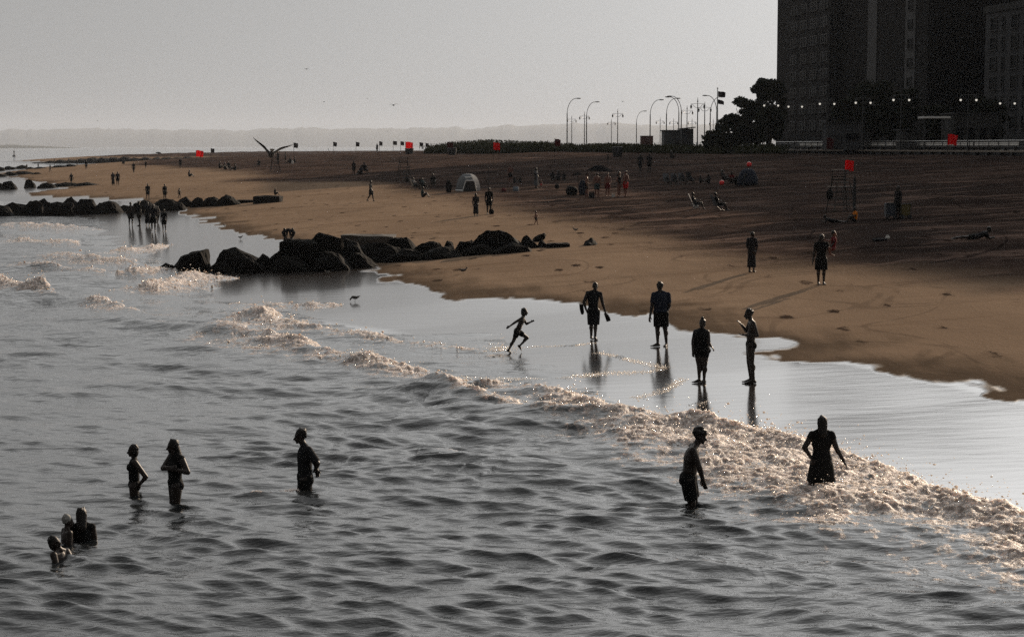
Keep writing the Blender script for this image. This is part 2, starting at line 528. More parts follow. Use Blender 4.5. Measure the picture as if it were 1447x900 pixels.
# crest lines of the breakers: pixel x, y, crest height, foam strength, foam reach seaward (m), foam reach shoreward
BREAK = [
 [(150,462,.10,.0,1,.3),(250,466,.22,.25,2.,.4),(330,470,.30,.75,3.5,.5),(420,490,.34,.9,3.2,.5),(500,508,.30,.95,2.0,.5),(560,524,.22,.9,1.2,.5),(640,536,.14,.8,1.2,.4),(740,548,.14,.85,1.6,.4),
  (800,558,.18,.9,2.2,.4),(870,580,.16,1.,3.0,.5),(960,596,.18,1.,4.2,.5),(1050,608,.22,1.1,5.2,.6),(1150,626,.26,1.15,5.6,.7),(1230,656,.28,1.15,5.2,.8),(1290,694,.28,1.1,4.6,.7),(1370,710,.28,1.1,4.4,.6),(1447,728,.26,1.05,4.2,.6),(1600,774,.22,1.,4,.6)],
 [(470,566,.05,0,.3,.2),(560,560,.28,.15,.3,.3),(610,553,.34,.8,.4,.6),(700,570,.26,.8,.5,.8),(800,584,.22,.95,.9,.9),(880,590,.24,1.,1.0,.9),(975,604,.2,1.,1.6,.8)],
 [(335,444,.15,.6,2,.5),(375,446,.36,1.1,3,.7),(425,462,.3,1.,2.5,.5),(540,477,.10,.8,1.2,.3),(680,493,.04,.68,.8,.2)],
 [(150,412,.15,.4,2.,.5),(200,408,.3,1.,3.5,.6),(262,392,.34,1.05,3.5,.5)],
 [(185,388,.3,.9,2,.5),(235,384,.3,.9,2,.5)],
 [(-60,402,.5,1.1,3,.6),(20,405,.45,1.15,3,.7),(60,410,.4,1.,2,.4)],
 [(0,420,.3,0,.3,.3),(72,422,.4,.85,1.2,.4),(104,426,.2,.2,.3,.3),(145,430,.36,1.,1.5,.4),(188,440,.3,.95,1.5,.4)],
 [(40,376,.25,.7,2,.4),(140,384,.3,.85,2,.4)],
 [(90,363,.3,.85,3,.5),(185,372,.2,.75,3,.5)],
 [(165,354,.2,.9,4,.6),(240,346,.15,.85,4,.6)],
 [(50,340,.3,.9,3,.5),(100,343,.3,.9,3,.5)],
 [(30,318,.3,.8,4,.6),(130,322,.2,.75,4,.6)],
 [(360,428,.1,.6,3,.6),(455,430,.15,.9,3,.5)],
 [(520,642,.1,0,.2,.2),(590,632,.12,.1,.2,.2),(640,638,.14,.62,.25,.2),(660,648,.13,.1,.2,.2),(720,656,.13,.35,.2,.2),(800,664,.1,.0,.2,.2)],
 [(60,448,.1,0,.2,.2),(180,455,.26,.1,.2,.2),(205,458,.28,.6,.3,.2),(320,476,.15,.2,.2,.2)],
 [(700,541,.02,.75,.35,.15),(780,535,.02,.62,.2,.1),(938,521,.01,.42,.1,.06)],
 [(845,484,.01,.5,.1,.08),(780,490,.02,.5,.1,.1)],
 [(860,500,.01,.35,.1,.1),(905,510,.015,.62,.15,.1),(945,520,.01,.4,.1,.1)],
 [(905,560,.01,.5,.1,.05),(950,545,.01,.5,.1,.05),(968,538,.005,.3,.05,.05)],
 [(370,692,.03,.72,.2,.2),(418,689,.03,.72,.2,.2)],
 [(1040,800,.1,.35,.3,.2),(1075,804,.12,.55,.3,.2),(1110,800,.08,.3,.3,.2)],
 [(900,790,.05,.2,.6,.3),(1050,770,.06,.42,.9,.4),(1250,790,.1,.5,1.2,.6),(1460,850,.1,.5,1.2,.6)],
 [(690,497,.01,.8,.3,.2),(722,497,.01,.8,.3,.2)],
]

def sea_state(x, y, d, hspc):
    s = shore_s(x, y)
    z = np.zeros_like(x); ox = np.zeros_like(x); oy = np.zeros_like(x)
    amp = smooth(-2.5, -13, s) * .92 + .0
    amp = amp * (1 - .35 * smooth(100, 400, d))
    r = np.random.default_rng(4)
    NW = 120
    for i in range(NW):
        lam = .23 * (7.5 / .23) ** ((i + r.random()) / NW)
        a0 = .0062 * lam ** .66
        if lam > .8: a0 *= .70
        spread = 15 if lam < 2 else 20
        th = R((84 if i % 3 else 66) + r.normal() * spread)
        kx, ky = math.cos(th) * 2 * math.pi / lam, math.sin(th) * 2 * math.pi / lam
        ph = r.random() * 6.283
        fade = np.clip((lam - 1.8 * hspc) / (1.5 * hspc), 0, 1)
        a = a0 * fade * amp
        arg = kx * x + ky * y + ph
        z += a * np.cos(arg)
        sn = np.sin(arg)
        ox -= .6 * a * math.cos(th) * sn; oy -= .6 * a * math.sin(th) * sn
    # groups: calmer and rougher areas
    grp = np.clip(.92 + .30 * vnoise(x * .09, y * .06, 41) + .36 * vnoise(x * .28, y * .2, 42), .55, 1.8)
    z *= grp
    # swash: small ripples over the film of water on the sand
    sw = smooth(-14, -6, s)
    z += sw * (-.025 - .16 * smooth(3.2, 6.0, x) * smooth(70, 55, y) * smooth(-8.5, -6.5, s) + .05 * vnoise(x * .22, y * .16, 44) + .016 * vnoise(x * 1.1, y * .8, 45) + .004 * vnoise(x * 4, y * 3, 46))
    foam = np.zeros_like(x)
    n1 = vnoise(x * .8, y * .55, 51); n2 = fbm(x * 2.2, y * 1.6, 52, 3)
    near = d < 240
    for B in BREAK:
        P = np.array([at_z(b[0], b[1], .1)[:2] for b in B]); V = [b[2:] for b in B]
        lo = P.min(0) - 9; hi = P.max(0) + 9
        m = near & (x > lo[0]) & (x < hi[0]) & (y > lo[1]) & (y < hi[1])
        if not m.any(): continue
        c, (A, F, Ws, Wl) = poly_param(x[m], y[m], P, V)
        wl = vnoise(x[m] * .9, y[m] * .9, 61) * .35 * np.minimum(1, Wl * 1.5)
        c = c + wl
        # how far past the ends
        e0 = np.hypot(x[m] - P[0][0], y[m] - P[0][1]); e1 = np.hypot(x[m] - P[-1][0], y[m] - P[-1][1])
        A = A * (1 + .35 * n1[m])
        ridge = np.where(c > 0, np.exp(-(c / .42) ** 2), np.exp(-(c / .85) ** 2) + .35 * np.exp(-((c + 1.6) / 1.5) ** 2) - .25 * np.exp(-((c + .9) / .7) ** 2) * (F < .3))
        z[m] += A * ridge * .9
        f = np.where(c > 0, F * (1 - smooth(Wl * .4, Wl * 1.2, c)), F * (1 - .30 * smooth(0, Ws * .6, -c)) * (1 - smooth(Ws * .45, Ws * 1.15, -c)))
        f = f * (1 + .35 * n2[m]) * (1 + .2 * n1[m])
        foam[m] = np.maximum(foam[m], f)
    foam = np.clip(foam, 0, 1.2)
    # torn, lumpy water where it breaks
    fm = near
    lump = np.zeros_like(x)
    xf, yf = x[fm], y[fm]
    lump[fm] = (.5 + .5 * vnoise(xf * 3.1, yf * 2.4, 71)) ** 1.5 * .08 + np.abs(vnoise(xf * 4.5 + yf * 1.5, yf * 5.5, 72)) * .055 + np.abs(vnoise(xf * 11 + yf * 4, yf * 9, 73)) * .040
    z += smooth(.25, .95, foam) * lump * (.35 + .65 * smooth(.6, 1.1, foam))
    return s, z, ox * grp, oy * grp, foam

def sea_material():
    m, nt = new_mat('sea_water'); L = nt.links.new
    out = N(nt, 'ShaderNodeOutputMaterial')
    geo = N(nt, 'ShaderNodeNewGeometry')
    fo = N(nt, 'ShaderNodeAttribute', attribute_name='foam')
    far = N(nt, 'ShaderNodeAttribute', attribute_name='choppy')
    def noise(scale, detail=3, sc3=(1, 1, 1), rough=.55):
        mp = N(nt, 'ShaderNodeMapping'); mp.inputs['Scale'].default_value = sc3
        L(geo.outputs['Position'], mp.inputs['Vector'])
        n = N(nt, 'ShaderNodeTexNoise'); n.inputs['Scale'].default_value = scale; n.inputs['Detail'].default_value = detail
        n.inputs['Roughness'].default_value = rough
        L(mp.outputs[0], n.inputs['Vector']); return n.outputs['Fac']
    def M(op, a, b=0.0):
        x = N(nt, 'ShaderNodeMath', operation=op)
        for i, v in enumerate((a, b)):
            if isinstance(v, (int, float)): x.inputs[i].default_value = v
            else: L(v, x.inputs[i])
        return x.outputs[0]
    def ramp(v, a, b):
        x = N(nt, 'ShaderNodeMapRange', interpolation_type='SMOOTHSTEP')
        x.inputs['From Min'].default_value = a; x.inputs['From Max'].default_value = b
        L(v, x.inputs['Value']); return x.outputs[0]
    p = N(nt, 'ShaderNodeBsdfPrincipled')
    p.inputs['Base Color'].default_value = (.016, .018, .019, 1)
    p.inputs['Roughness'].default_value = .05; p.inputs['IOR'].default_value = 1.75
    # ripples too fine for the mesh, and the chop of the far water
    rip = M('MULTIPLY', noise(5.0, 4, (.45, 1.4, 1)), .034)
    rip = M('ADD', rip, M('MULTIPLY', noise(17, 3), .0035))
    chop = M('MULTIPLY', M('MULTIPLY', noise(.55, 5, (.8, 1.2, 1), .62), .42), far.outputs['Fac'])
    b1 = N(nt, 'ShaderNodeBump'); b1.inputs['Strength'].default_value = 1; b1.inputs['Distance'].default_value = 1
    calm = N(nt, 'ShaderNodeAttribute', attribute_name='calm')
    L(M('ADD', M('MULTIPLY', rip, calm.outputs['Fac']), chop), b1.inputs['Height']); L(b1.outputs['Normal'], p.inputs['Normal'])
    # foam: bubbles and torn water, lit through from behind
    f = N(nt, 'ShaderNodeBsdfPrincipled')
    cn = N(nt, 'ShaderNodeMix', data_type='RGBA')
    cn.inputs['A'].default_value = (.26, .215, .19, 1); cn.inputs['B'].default_value = (.78, .67, .60, 1)
    lac = noise(9, 5, (1, .8, 1), .65)
    L(ramp(lac, .4, .66), cn.inputs['Factor'])
    L(cn.outputs['Result'], f.inputs['Base Color']); f.inputs['Roughness'].default_value = .52; f.inputs['IOR'].default_value = 1.33
    f.inputs['Specular IOR Level'].default_value = .4
    b2 = N(nt, 'ShaderNodeBump'); b2.inputs['Strength'].default_value = 1; b2.inputs['Distance'].default_value = 1
    L(M('ADD', M('MULTIPLY', noise(11, 4), .075), M('MULTIPLY', noise(38, 2), .008)), b2.inputs['Height'])
    L(b2.outputs['Normal'], f.inputs['Normal'])
    f.inputs['Subsurface Weight'].default_value = 1; f.inputs['Subsurface Radius'].default_value = (1, .85, .72); f.inputs['Subsurface Scale'].default_value = .22
    mf = f
    n = M('MULTIPLY', M('SUBTRACT', noise(4.2, 6, (1, .75, 1), .68), .5), 2.1)
    k = ramp(M('ADD', fo.outputs['Fac'], n), .58, .84)
    k = M('MULTIPLY', k, ramp(fo.outputs['Fac'], .05, .3))
    ms = N(nt, 'ShaderNodeMixShader'); L(k, ms.inputs[0]); L(p.outputs[0], ms.inputs[1]); L(mf.outputs[0], ms.inputs[2])
    L(ms.outputs[0], out.inputs['Surface'])
    return m

def spray_material():
    m = simple('spray_drops', (.80, .70, .62), rough=.15, var=.08, scale=3, spec=.7, ior=1.33)
    p = [n for n in m.node_tree.nodes if n.type == 'BSDF_PRINCIPLED'][0]
    p.inputs['Subsurface Weight'].default_value = 1; p.inputs['Subsurface Radius'].default_value = (1, .9, .8); p.inputs['Subsurface Scale'].default_value = .05
    return m

def build_sea():
    th = angles(20, 1500, 80, 60)
    pix = np.concatenate([np.linspace(1300, 540, 60)[:-1], np.arange(540, 16, -.6)])
    d = CAM_H * 1850 / pix
    d = np.concatenate([d, np.geomspace(d[-1], 21500, 52)[1:]])
    sp = np.gradient(d)
    D, T = np.meshgrid(d, th, indexing='ij')
    S = np.broadcast_to(sp[:, None], D.shape)
    x = (D * np.sin(T)).ravel(); y = (D * np.cos(T)).ravel(); dd = D.ravel()
    wide = np.maximum(S, D * np.gradient(th)[None, :]).ravel()
    s, z, ox, oy, foam = sea_state(x, y, dd, wide)
    g = ground_z(x, y, detail=False)
    # a line of froth where the film of water runs out on the sand
    edge = np.exp(-((z - g - .012) / .012) ** 2) * (s > -9) * (s < .5) * (dd < 120)
    foam = np.maximum(foam, edge * (.35 + .35 * vnoise(x * .6, y * .3, 81)))
    chop = smooth(34, 95, dd) * (1 - .55 * smooth(500, 3000, dd)) * smooth(-4, -16, s)
    calm = .25 + .75 * smooth(-4, -11, s)
    P = np.stack([x + ox, y + oy, z], 1)
    keep = (z > g - .12) | (s < -12)
    me = grid_mesh('sea', P, len(d), len(th), {'foam': foam, 'choppy': chop, 'calm': calm}, keep & (s < 6), sea_material())
    tag(link('sea', me), kind='structure')
    # flung drops and clots along the breaking crests
    m = (foam > .62) & (dd < 130) & (np.abs(np.arctan2(x, y)) < R(19)) & (dd > 18)
    idx = np.nonzero(m)[0]
    wgt = (foam[idx] - .5) ** 1.5 * (D.ravel() * np.gradient(th)[0].repeat(1) * 1.0 if False else dd[idx] ** 1.2)
    wgt = wgt / wgt.sum()
    n = 5200
    k = r2.choice(idx, n, p=wgt)
    px = x[k] + r2.normal(0, .06, n); py = y[k] + r2.normal(0, .10, n)
    lift = r2.exponential(.03, n) * (.4 + foam[k])
    pz = z[k] + lift * (1.0 + 1.2 * (foam[k] > 1.0))
    rad = np.clip(r2.lognormal(-4.6, .45, n), .005, .026) * np.clip(dd[k] / 42, .75, 1.8)
    # froth left in thin lines where the last waves ran up the sand, and the splash at the boy's foot
    ex = []
    for line, wd, m_ in (([(600,548),(700,541),(780,535),(860,528),(938,521)], .09, 1800), ([(560,492),(690,491),(780,491),(845,485)], .05, 700), ([(850,498),(880,503),(905,510),(945,520)], .06, 800), ([(900,562),(935,552),(955,545),(968,538)], .06, 700), ([(985,574),(1010,570)], .06, 60)):
        W_ = np.array([ground(q[0], q[1]) for q in line]); tt = np.linspace(0, 1, len(line))
        u_ = r2.random(m_) ** .9; X_ = np.interp(u_, tt, W_[:, 0]); Y_ = np.interp(u_, tt, W_[:, 1])
        X_ += .25 * vnoise(X_ * 1.3, Y_ * 0, 88) + r2.normal(0, wd * 1.6, m_); Y_ += .35 * vnoise(X_ * .9, Y_ * 0, 89) + r2.normal(0, wd * 2, m_)
        Z_ = np.maximum(ground_z(X_, Y_), 0) + .008
        ex.append(np.stack([X_, Y_, Z_, r2.uniform(.003, .008, m_)], 1))
    b0 = ground(708, 497, .03); m_ = 260
    ex.append(np.stack([b0[0] + r2.normal(-.05, .22, m_), b0[1] + r2.normal(0, .12, m_), b0[2] + r2.exponential(.10, m_), r2.uniform(.005, .014, m_)], 1))
    ex = np.concatenate(ex); px = np.concatenate([px, ex[:, 0]]); py = np.concatenate([py, ex[:, 1]]); pz = np.concatenate([pz, ex[:, 2]]); rad = np.concatenate([rad, ex[:, 3]]); n = len(px)
    ph = (1 + 5 ** .5) / 2
    ico = np.array([(-1, ph, 0), (1, ph, 0), (-1, -ph, 0), (1, -ph, 0), (0, -1, ph), (0, 1, ph), (0, -1, -ph), (0, 1, -ph), (ph, 0, -1), (ph, 0, 1), (-ph, 0, -1), (-ph, 0, 1)]) / math.hypot(1, ph)
    tri = np.array([(0,11,5),(0,5,1),(0,1,7),(0,7,10),(0,10,11),(1,5,9),(5,11,4),(11,10,2),(10,7,6),(7,1,8),(3,9,4),(3,4,2),(3,2,6),(3,6,8),(3,8,9),(4,9,5),(2,4,11),(6,2,10),(8,6,7),(9,8,1)])
    st = np.stack([r2.uniform(.8, 1.9, n), r2.uniform(.8, 1.3, n), r2.uniform(.6, 1.3, n)], 1)
    V = ico[None] * rad[:, None, None] * st[:, None, :] + np.stack([px, py, pz], 1)[:, None, :]
    F = (tri[None] + 12 * np.arange(n)[:, None, None]).reshape(-1, 3)
    me = bpy.data.meshes.new('sea_spray')
    me.vertices.add(n * 12); me.vertices.foreach_set('co', V.astype(np.float32).ravel())
    me.loops.add(len(F) * 3); me.loops.foreach_set('vertex_index', F.astype(np.int32).ravel())
    me.polygons.add(len(F)); me.polygons.foreach_set('loop_start', np.arange(0, len(F) * 3, 3, dtype=np.int32))
    me.update(calc_edges=True); me.shade_smooth()
    tag(link('sea_spray', me, spray_material()), kind='stuff')

r2 = np.random.default_rng(99)
build_sea()

# ------------------------------------------------------------------ far land across the bay
def far_hills(name, dist, pts, mat, seed, thick, bumps=0):
    """ridge profile given as photo pixels x, y; a solid strip of land with rounded slopes"""
    xs = np.array([p[0] for p in pts], float); ys = np.array([p[1] for p in pts], float)
    fx = np.linspace(xs[0], xs[-1], 420)
    h = np.interp(fx, xs, ys)
    hh = np.maximum((207.6 - h), 0) / FPX * dist
    hh = hh * (1 + .035 * vnoise(fx * .06, fx * 0 + 3, seed) + .05 * vnoise(fx * .21, fx * 0 + 5, seed + 1) + bumps * np.maximum(vnoise(fx * .8, fx * 0 + 7, seed + 2), 0))
    X = (fx - 723.5) / FPX * dist
    prof = [(-1.0, 0), (-.8, .35), (-.45, .75), (0, 1), (.4, .8), (1, 0)]
    P = []
    for (o, k) in prof:
        P.append(np.stack([X * (1 + o * thick / dist), dist + o * thick + 0 * X, hh * k * (1 if k in (0, 1) else (.9 + .2 * _hash(np.arange(len(X)) // 6, np.zeros(len(X)), seed + 5))) - (3 if k == 0 else 0)], 1))
    P = np.concatenate(P)
    me = grid_mesh(name, P, len(prof), len(X), mat=mat)
    return tag(link(name, me), kind='structure')

hill_mat = simple('hill_woods', (.05, .058, .05), .9, .4, .004)
far_hills('hills', 20000, [(-420,190),(-200,188),(0,184),(20,182.5),(60,184),(90,183.5),(120,182),(145,181.5),(185,183),(300,184),(350,184),(390,182),(430,181),(470,183),(520,181),(560,182),(590,180.5),(640,180),(648,178.5),(660,184),(690,180),(720,178),(760,177),(800,175.5),(860,174),(900,175.5),(950,177),(1000,176),(1100,175),(1300,174),(1500,176),(1800,180)], hill_mat, 5, 1200)
far_hills('headland', 6200, [(-300,202),(-60,203),(0,204),(12,203),(24,203.5),(45,204),(70,205),(95,206.5),(118,207.4)], hill_mat, 9, 220)

# the hazy air of the bay
hz = MB().box((0, 9500, 141), (46000, 25000, 298))
hm, hnt = new_mat('haze_air')
ho = N(hnt, 'ShaderNodeOutputMaterial'); pv = N(hnt, 'ShaderNodeVolumePrincipled')
pv.inputs['Color'].default_value = (.82, .89, 1.0, 1)
pv.inputs['Density'].default_value = 5.0e-5; pv.inputs['Anisotropy'].default_value = .15
hnt.links.new(pv.outputs[0], ho.inputs['Volume'])
tag(hz.build('haze', hm), kind='stuff')
# ------------------------------------------------------------------ people
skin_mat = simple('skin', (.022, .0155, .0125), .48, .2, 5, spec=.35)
skin_red = simple('skin_tan', (.16, .075, .055), .5, .2, 5, spec=.35)
hair_mat = simple('hair', (.010, .008, .007), .5, .3, 20, spec=.3)
cap_mat = simple('pale_cap', (.22, .215, .20), .7, .15, 8)
cloth_dark = simple('dark_cloth', (.018, .018, .020), .85, .3, 9, spec=.15)
cloth_navy = simple('navy_cloth', (.020, .024, .036), .85, .3, 9, spec=.15)
cloth_black = simple('black_cloth', (.010, .010, .010), .85, .3, 9, spec=.15)
cloth_red = simple('red_cloth', (.42, .014, .016), .85, .2, 9, spec=.15)
cloth_wine = simple('wine_cloth', (.11, .016, .018), .85, .2, 9, spec=.15)
cloth_orange = simple('orange_cloth', (.55, .17, .02), .85, .2, 9, spec=.15)
cloth_grey = simple('grey_cloth', (.10, .105, .115), .85, .2, 9, spec=.15)
cloth_white = simple('white_cloth', (.62, .60, .56), .8, .1, 9, spec=.2)
cloth_teal = simple('teal_cloth', (.03, .05, .055), .85, .2, 9, spec=.15)

def V3(*a): return Vector(a)

def joints(face=0.0, width=1.0, over=None):
    """joint positions as fractions of the height; x right, y away, z up; face 0 = towards the pier, 90 = along the shore to the right"""
    a = R(face)
    f = V3(math.sin(a), -math.cos(a), 0)
    l = V3(-f.y, f.x, 0)                     # the figure's own left
    J = {'pelvis': V3(0, 0, .525), 'waist': V3(0, 0, .61), 'chest': V3(0, 0, .72), 'neck': V3(0, 0, .845), 'head': f * .012 + V3(0, 0, .93)}
    for s, k in ((1, 'l'), (-1, 'r')):
        J['sh' + k] = l * (.108 * s * width) + V3(0, 0, .812)
        J['el' + k] = l * (.138 * s * width) - f * .012 + V3(0, 0, .635)
        J['wr' + k] = l * (.145 * s * width) + f * .03 + V3(0, 0, .49)
        J['hi' + k] = l * (.052 * s * width) + V3(0, 0, .505)
        J['kn' + k] = l * (.058 * s * width) + f * .008 + V3(0, 0, .28)
        J['an' + k] = l * (.060 * s * width) + V3(0, 0, .045)
    for k, v in (over or {}).items():
        J[k] = Vector(v)
    return J, f, l

def frame(zdir, side):
    z = zdir.normalized(); x = (side - z * side.dot(z)).normalized(); y = z.cross(x)
    return Matrix((x, y, z)).transposed()

def torso(mb, J, H, g, infl=0.0, female=False, low=True, wk=1.0):
    hips = (J['hil'] - J['hir']); shs = (J['shl'] - J['shr'])
    sp1 = J['neck'] - J['waist']; sp0 = J['waist'] - J['pelvis']
    F1 = frame(sp1, shs); F0 = frame(sp0, hips)
    e = infl
    mb.ellipsoid(J['chest'] * H, (.092 * H * g * wk + e, .062 * H * g + e, .120 * H + e), F1)
    mb.ellipsoid((J['chest'] * .5 + J['neck'] * .5) * H, (.094 * H * wk + e, .046 * H + e, .050 * H + e), F1)
    mb.ellipsoid((J['chest'] * .45 + J['waist'] * .55) * H, (.082 * H * g * (1.0 if not female else .95) + e, .060 * H * g + e, .095 * H + e), F1)
    mb.ellipsoid(J['waist'] * H, (.079 * H * g * (1.0 if not female else .95) + e, .060 * H * g + e, .095 * H + e), F0)
    if low:
        mb.ellipsoid(J['pelvis'] * H, (.088 * H * g * (1.06 if female else 1) + e, .068 * H * g + e, .072 * H + e), F0)
    if female:
        fwd = F1 @ V3(0, -1, 0)
        if fwd.dot(J['_f']) < 0: fwd = -fwd
        for s in (1, -1):
            mb.ellipsoid((J['chest'] + J['_l'] * (.042 * s) + fwd * .047 + V3(0, 0, .008)) * H, (.036 * H + e, .036 * H + e, .036 * H + e))
    nk = J['neck'] + (J['head'] - J['neck']) * .12
    for k in 'lr':
        mb.capsule((J['neck'] * .55 + J['chest'] * .45) * H, J['sh' + k] * H, .042 * H + e, .032 * H + e)
        mb.capsule(nk * H, J['sh' + k] * H, .026 * H + e * .4, .024 * H + e)

def hand(mb, w, d, palm, side, H, curl=.45):
    """palm, four bent fingers of different lengths and a thumb"""
    d = d.normalized(); n = (palm - d * palm.dot(d)).normalized(); s = d.cross(n)
    if s.dot(side) < 0: s = -s
    c = w + d * .030 * H
    mb.ellipsoid(c, (.0235 * H, .0115 * H, .033 * H), frame(d, s))
    for i, (o, Lf) in enumerate(((-.017, .040), (-.006, .047), (.006, .044), (.016, .035))):
        a = w + d * .052 * H + s * (o * H)
        k1 = (d * math.cos(curl * .6) + n * math.sin(curl * .6) + s * o * 6).normalized()
        k2 = (d * math.cos(curl * 1.7) + n * math.sin(curl * 1.7)).normalized()
        b = a + k1 * Lf * .55 * H
        mb.capsule(a, b, .0056 * H, .0052 * H, 8); mb.capsule(b, b + k2 * Lf * .5 * H, .0052 * H, .0044 * H, 8)
    a = w + d * .014 * H - s * .016 * H
    t1 = (d * .75 - s * .6 + n * .25).normalized(); b = a + t1 * .026 * H
    mb.capsule(a, b, .0075 * H, .006 * H, 8); mb.capsule(b, b + (d * .95 - s * .15 + n * .25).normalized() * .022 * H, .006 * H, .005 * H, 8)

def foot(mb, an, d, H, pitch=0.0):
    d = V3(d.x, d.y, 0).normalized()
    dd = (d * math.cos(pitch) + V3(0, 0, -math.sin(pitch)))
    up = V3(0, 0, 1) * math.cos(pitch) + d * math.sin(pitch)
    heel = an - dd * .022 * H - up * .024 * H
    ball = an + dd * .075 * H - up * .030 * H
    toe = ball + dd * .038 * H - up * .003 * H
    sd = dd.cross(up)
    mb.capsule(an, heel, .021 * H, .020 * H); mb.capsule(heel, ball, .020 * H, .017 * H)
    mb.capsule(an, ball, .020 * H, .015 * H)
    for o in (-.016, -.006, .005, .015):
        mb.capsule(ball + sd * o * H, toe + sd * (o * 1.1) * H, .011 * H, .0085 * H, 8)

def head_shape(mb, J, H, hf, k=1.0):
    c = J['head'] * H; a = R(hf)
    f = V3(math.sin(a), -math.cos(a), 0); s = V3(-f.y, f.x, 0)
    up = (J['head'] - J['neck']).normalized(); up = (up + V3(0, 0, 1.2)).normalized()
    f = (f - up * f.dot(up)).normalized()
    Fm = frame(up, s); h = H * k * 1.07
    mb.ellipsoid(c + up * .010 * h - f * .004 * h, (.042 * h, .050 * h, .053 * h), Fm)
    mb.ellipsoid(c - up * .026 * h + f * .014 * h, (.032 * h, .035 * h, .036 * h), Fm)
    mb.capsule(c + f * .046 * h - up * .002 * h, c + f * .061 * h - up * .020 * h, .0065 * h, .0095 * h, 8)    # nose
    mb.ellipsoid(c + f * .046 * h - up * .036 * h, (.016 * h, .008 * h, .0075 * h), Fm)                         # lips
    mb.ellipsoid(c + f * .038 * h - up * .055 * h, (.014 * h, .012 * h, .010 * h), Fm)                          # chin
    mb.ellipsoid(c + f * .042 * h + up * .012 * h, (.030 * h, .009 * h, .007 * h), Fm)                          # brow
    for q in (1, -1):
        mb.ellipsoid(c + s * (.043 * h * q) - up * .004 * h - f * .004 * h, (.006 * h, .012 * h, .018 * h), Fm)  # ear
        mb.ellipsoid(c + s * (.016 * h * q) + f * .043 * h + up * .001 * h, (.007 * h, .006 * h, .005 * h), Fm)  # eye
    mb.capsule(J['neck'] * H, c - up * .03 * h, .034 * H, .031 * H)
    return f, s, up

def body_mesh(J, H, f, l, g=1.0, female=False, hf=0, fd=None, headk=1.0, curl=.45, limb=1.0, palms=None, foot_pitch=None):
    mb = MB(); J['_f'] = f; J['_l'] = l
    limb = limb * 1.10; g = g * 1.05
    torso(mb, J, H, g, 0, female)
    head_shape(mb, J, H, hf, headk)
    for s, k in ((1, 'l'), (-1, 'r')):
        a, b, c = J['sh' + k] * H, J['el' + k] * H, J['wr' + k] * H
        mb.capsule(a, b, .034 * H * limb, .0255 * H * limb); mb.capsule(b, c, .0255 * H * limb, .0165 * H * limb)
        mb.ellipsoid(a.lerp(b, .42), (.031 * H * limb,) * 3); mb.ellipsoid(b.lerp(c, .22), (.0265 * H * limb,) * 3)
        d = (c - b)
        pn = (palms or {}).get(k)
        hand(mb, c, d, Vector(pn) if pn else (-l * s + f * .3), f, H, curl)
        a, b, c = J['hi' + k] * H, J['kn' + k] * H, J['an' + k] * H
        mb.capsule(a, b, .056 * H * limb * g ** .5, .034 * H * limb); mb.capsule(b, c, .033 * H * limb, .0205 * H)
        bk = (b - c).cross(l).normalized() * -.010 * H
        if bk.dot(f) > 0: bk = -bk
        mb.ellipsoid(b.lerp(c, .28) + bk, (.034 * H * limb, .034 * H * limb, .06 * H), frame(b - c, l))
        mb.ellipsoid((J['hi' + k] - f * .028 + V3(0, 0, .006)) * H, (.050 * H * g, .046 * H * g, .052 * H), frame(V3(0, 0, 1), l))
        foot(mb, c, (fd or {}).get(k, f), H, (foot_pitch or {}).get(k, 0.0))
    return mb

def hair_mesh(J, H, hf, style, k=1.0):
    mb = MB(); a = R(hf); c = J['head'] * H; h = H * k * 1.10
    f = V3(math.sin(a), -math.cos(a), 0); s = V3(-f.y, f.x, 0)
    up = (J['head'] - J['neck']).normalized(); up = (up + V3(0, 0, 1.2)).normalized()
    f = (f - up * f.dot(up)).normalized(); Fm = frame(up, s)
    mb.ellipsoid(c + up * .019 * h - f * .012 * h, (.046 * h, .050 * h, .052 * h), Fm)
    rr_ = random.Random(int(abs(c.x * 1000 + c.y * 700)) + 5)
    for _ in range(26):                                # locks and tufts
        d = V3(rr_.gauss(0, 1), rr_.gauss(-.35, 1), rr_.gauss(.5, .8)).normalized()
        if d.y > .1 and d.z < .8: continue
        p = c + up * .019 * h - f * .012 * h + (s * d.x * .040 + f * d.y * .043 + up * d.z * .045) * h
        mb.ellipsoid(p, (rr_.uniform(.008, .015) * h, rr_.uniform(.008, .015) * h, rr_.uniform(.010, .02) * h))
    if style == 'short': pass
    elif style == 'curly':
        r = random.Random(3)
        for _ in range(34):
            d = V3(r.gauss(0, 1), r.gauss(0, 1), abs(r.gauss(0, 1)) * .9 + .1).normalized()
            p = c + up * .02 * h - f * .008 * h + (s * d.x * .05 + f * d.y * .052 + up * d.z * .052) * h
            mb.ellipsoid(p, (.018 * h,) * 3)
    elif style == 'bun':
        mb.ellipsoid(c + up * .075 * h - f * .008 * h, (.024 * h, .024 * h, .024 * h)); mb.ellipsoid(c - f * .03 * h - up * .01 * h, (.042 * h, .03 * h, .045 * h), Fm)
    elif style == 'bob':
        mb.ellipsoid(c - f * .026 * h - up * .012 * h, (.050 * h, .036 * h, .062 * h), Fm)
    elif style in ('long', 'longer'):
        n = 5 if style == 'long' else 7
        for i in range(n):
            q = i / (n - 1)
            base = c.lerp((J['neck'] * .35 + J['chest'] * .65) * H if style == 'longer' else (J['neck'] * .8 + J['chest'] * .2) * H, q)
            mb.ellipsoid(base - f * (.030 + .022 * q) * h, (.050 * h * (1 - .12 * q), .032 * h, .050 * h), Fm)
    elif style == 'pony':
        mb.capsule(c - f * .05 * h + up * .02 * h, c - f * .075 * h - up * .08 * h, .02 * h, .01 * h)
    elif style == 'hat':
        mb.ellipsoid(c + up * .032 * h, (.085 * h, .085 * h, .012 * h), Fm)
    return mb

